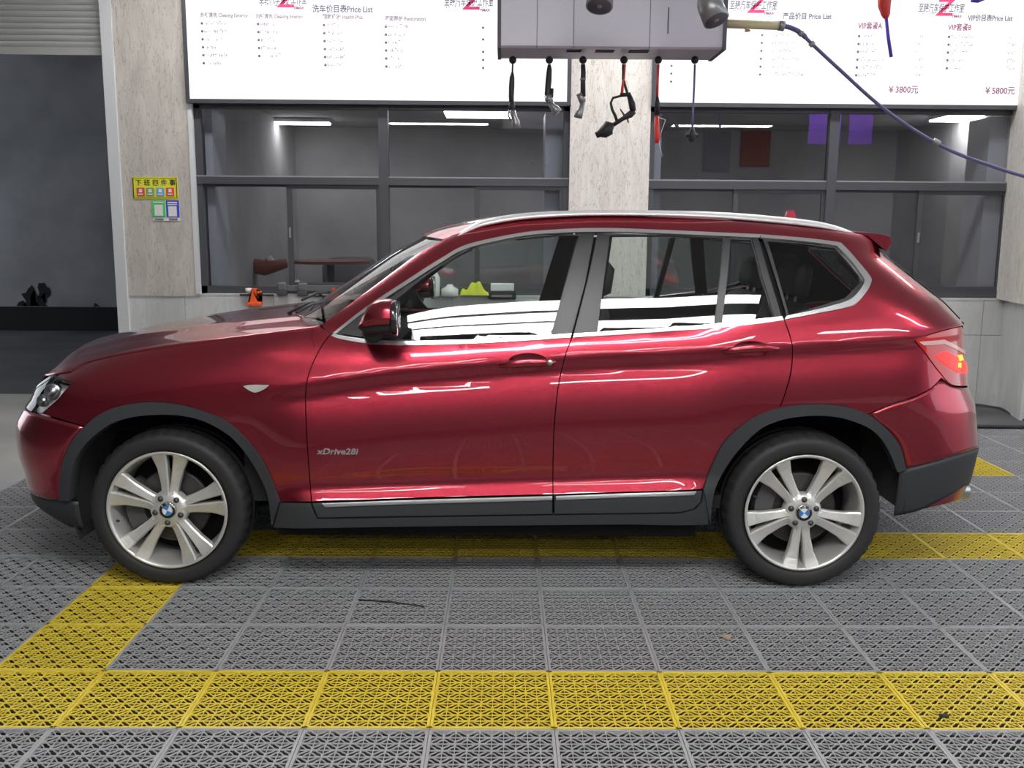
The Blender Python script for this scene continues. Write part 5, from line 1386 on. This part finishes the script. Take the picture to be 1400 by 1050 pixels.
def light_box(px0, px1, label):
    """violet light box hung behind the camera; the right window mirrors it"""
    yv = 2 * (WY + .07) - .2; x0, x1 = (px0 - 692) / F * yv, (px1 - 692) / F * yv; z0, z1 = 1.578 + (313 - 198) / F * yv, 1.578 + (313 - 150) / F * yv
    r = tag(empty('light_box', ((x0 + x1) / 2, .2, z0)), label, 'sign', 'violet light boxes behind the camera')
    w = (x1 - x0) / 2
    box('panel', -w, w, -.03, .03, 0, z1 - z0, 'purple_banner', r); box('frame_bar', -w - .02, w + .02, -.04, .04, z1 - z0, z1 - z0 + .03, 'frame', r)
    for s in (-1, 1): tube('hanger', [(s * w * .8, 0, z1 - z0), (s * w * .8, 0, 4.4 - z0)], .006, 'metal_grey', r, 6)
light_box(1096, 1138, 'left violet light box mirrored in the right window'); light_box(1150, 1180, 'right, narrower violet light box mirrored in the right window')
poster(1300, 372, 1360, 398, 'warm_glow', 'warm glowing low panel behind the rightmost window', 11.0, 'glow_panel')  # plain emissive panel with a warm tint
# ---- on the ground
a, b = atZ(1250, 585), atZ(1400, 588); m_ = tag(empty('rubber_mat', (3.9, 8.0, 0)), 'worn dark rubber mat on the floor by the right wall', 'mat')
bm = bmesh.new(); pts = [(-.75, -.46), (.30, -.50), (.46, -.46), (.56, .30), (.44, .46), (-.75, .47)]
top = [bm.verts.new((x, y, .014)) for x, y in pts]; bot = [bm.verts.new((x * 1.01, y * 1.01, .002)) for x, y in pts]; bm.faces.new(top)
for i in range(6): bm.faces.new((top[i], bot[i], bot[(i + 1) % 6], top[(i + 1) % 6]))
bm_obj('sheet', bm, 'mat_rubber', m_); tube('raised_edge', [(x, y, .016) for x, y in pts] + [(pts[0][0], pts[0][1], .016)], .016, 'hose_black', m_, 8)
a, b = atZ(490, 820, .004), atZ(580, 829, .004); tag(tube('wire', [tuple(a), tuple((a + b) / 2 + np.array([0, .012, 0])), tuple(b)], .0035, 'hose_black', None, 6), 'thin black wire lying on the grey tiles before the front door', 'wire')
q = atZ(992, 871, .003); bm = bmesh.new(); vs = [bm.verts.new((q[0] + .022 * math.cos(t) * (1 + .3 * math.sin(3 * t)), q[1] + .02 * math.sin(t), .004 + .004 * math.sin(2 * t))) for t in np.linspace(0, 2 * math.pi, 12, endpoint=False)]
bm.faces.new(vs); tag(bm_obj('dry_leaf', bm, 'leaf'), 'small brown dry leaf on the grey tiles', 'leaf')
q = atZ(1291, 979, .004); bm = bmesh.new(); add_box(bm, q[0] - .016, q[0] + .014, q[1] - .008, q[1] + .008, .001, .010, .003); o = bm_obj('debris', bm, 'hose_black'); tag(o, 'small dark scrap on the near yellow stripe', 'scrap')
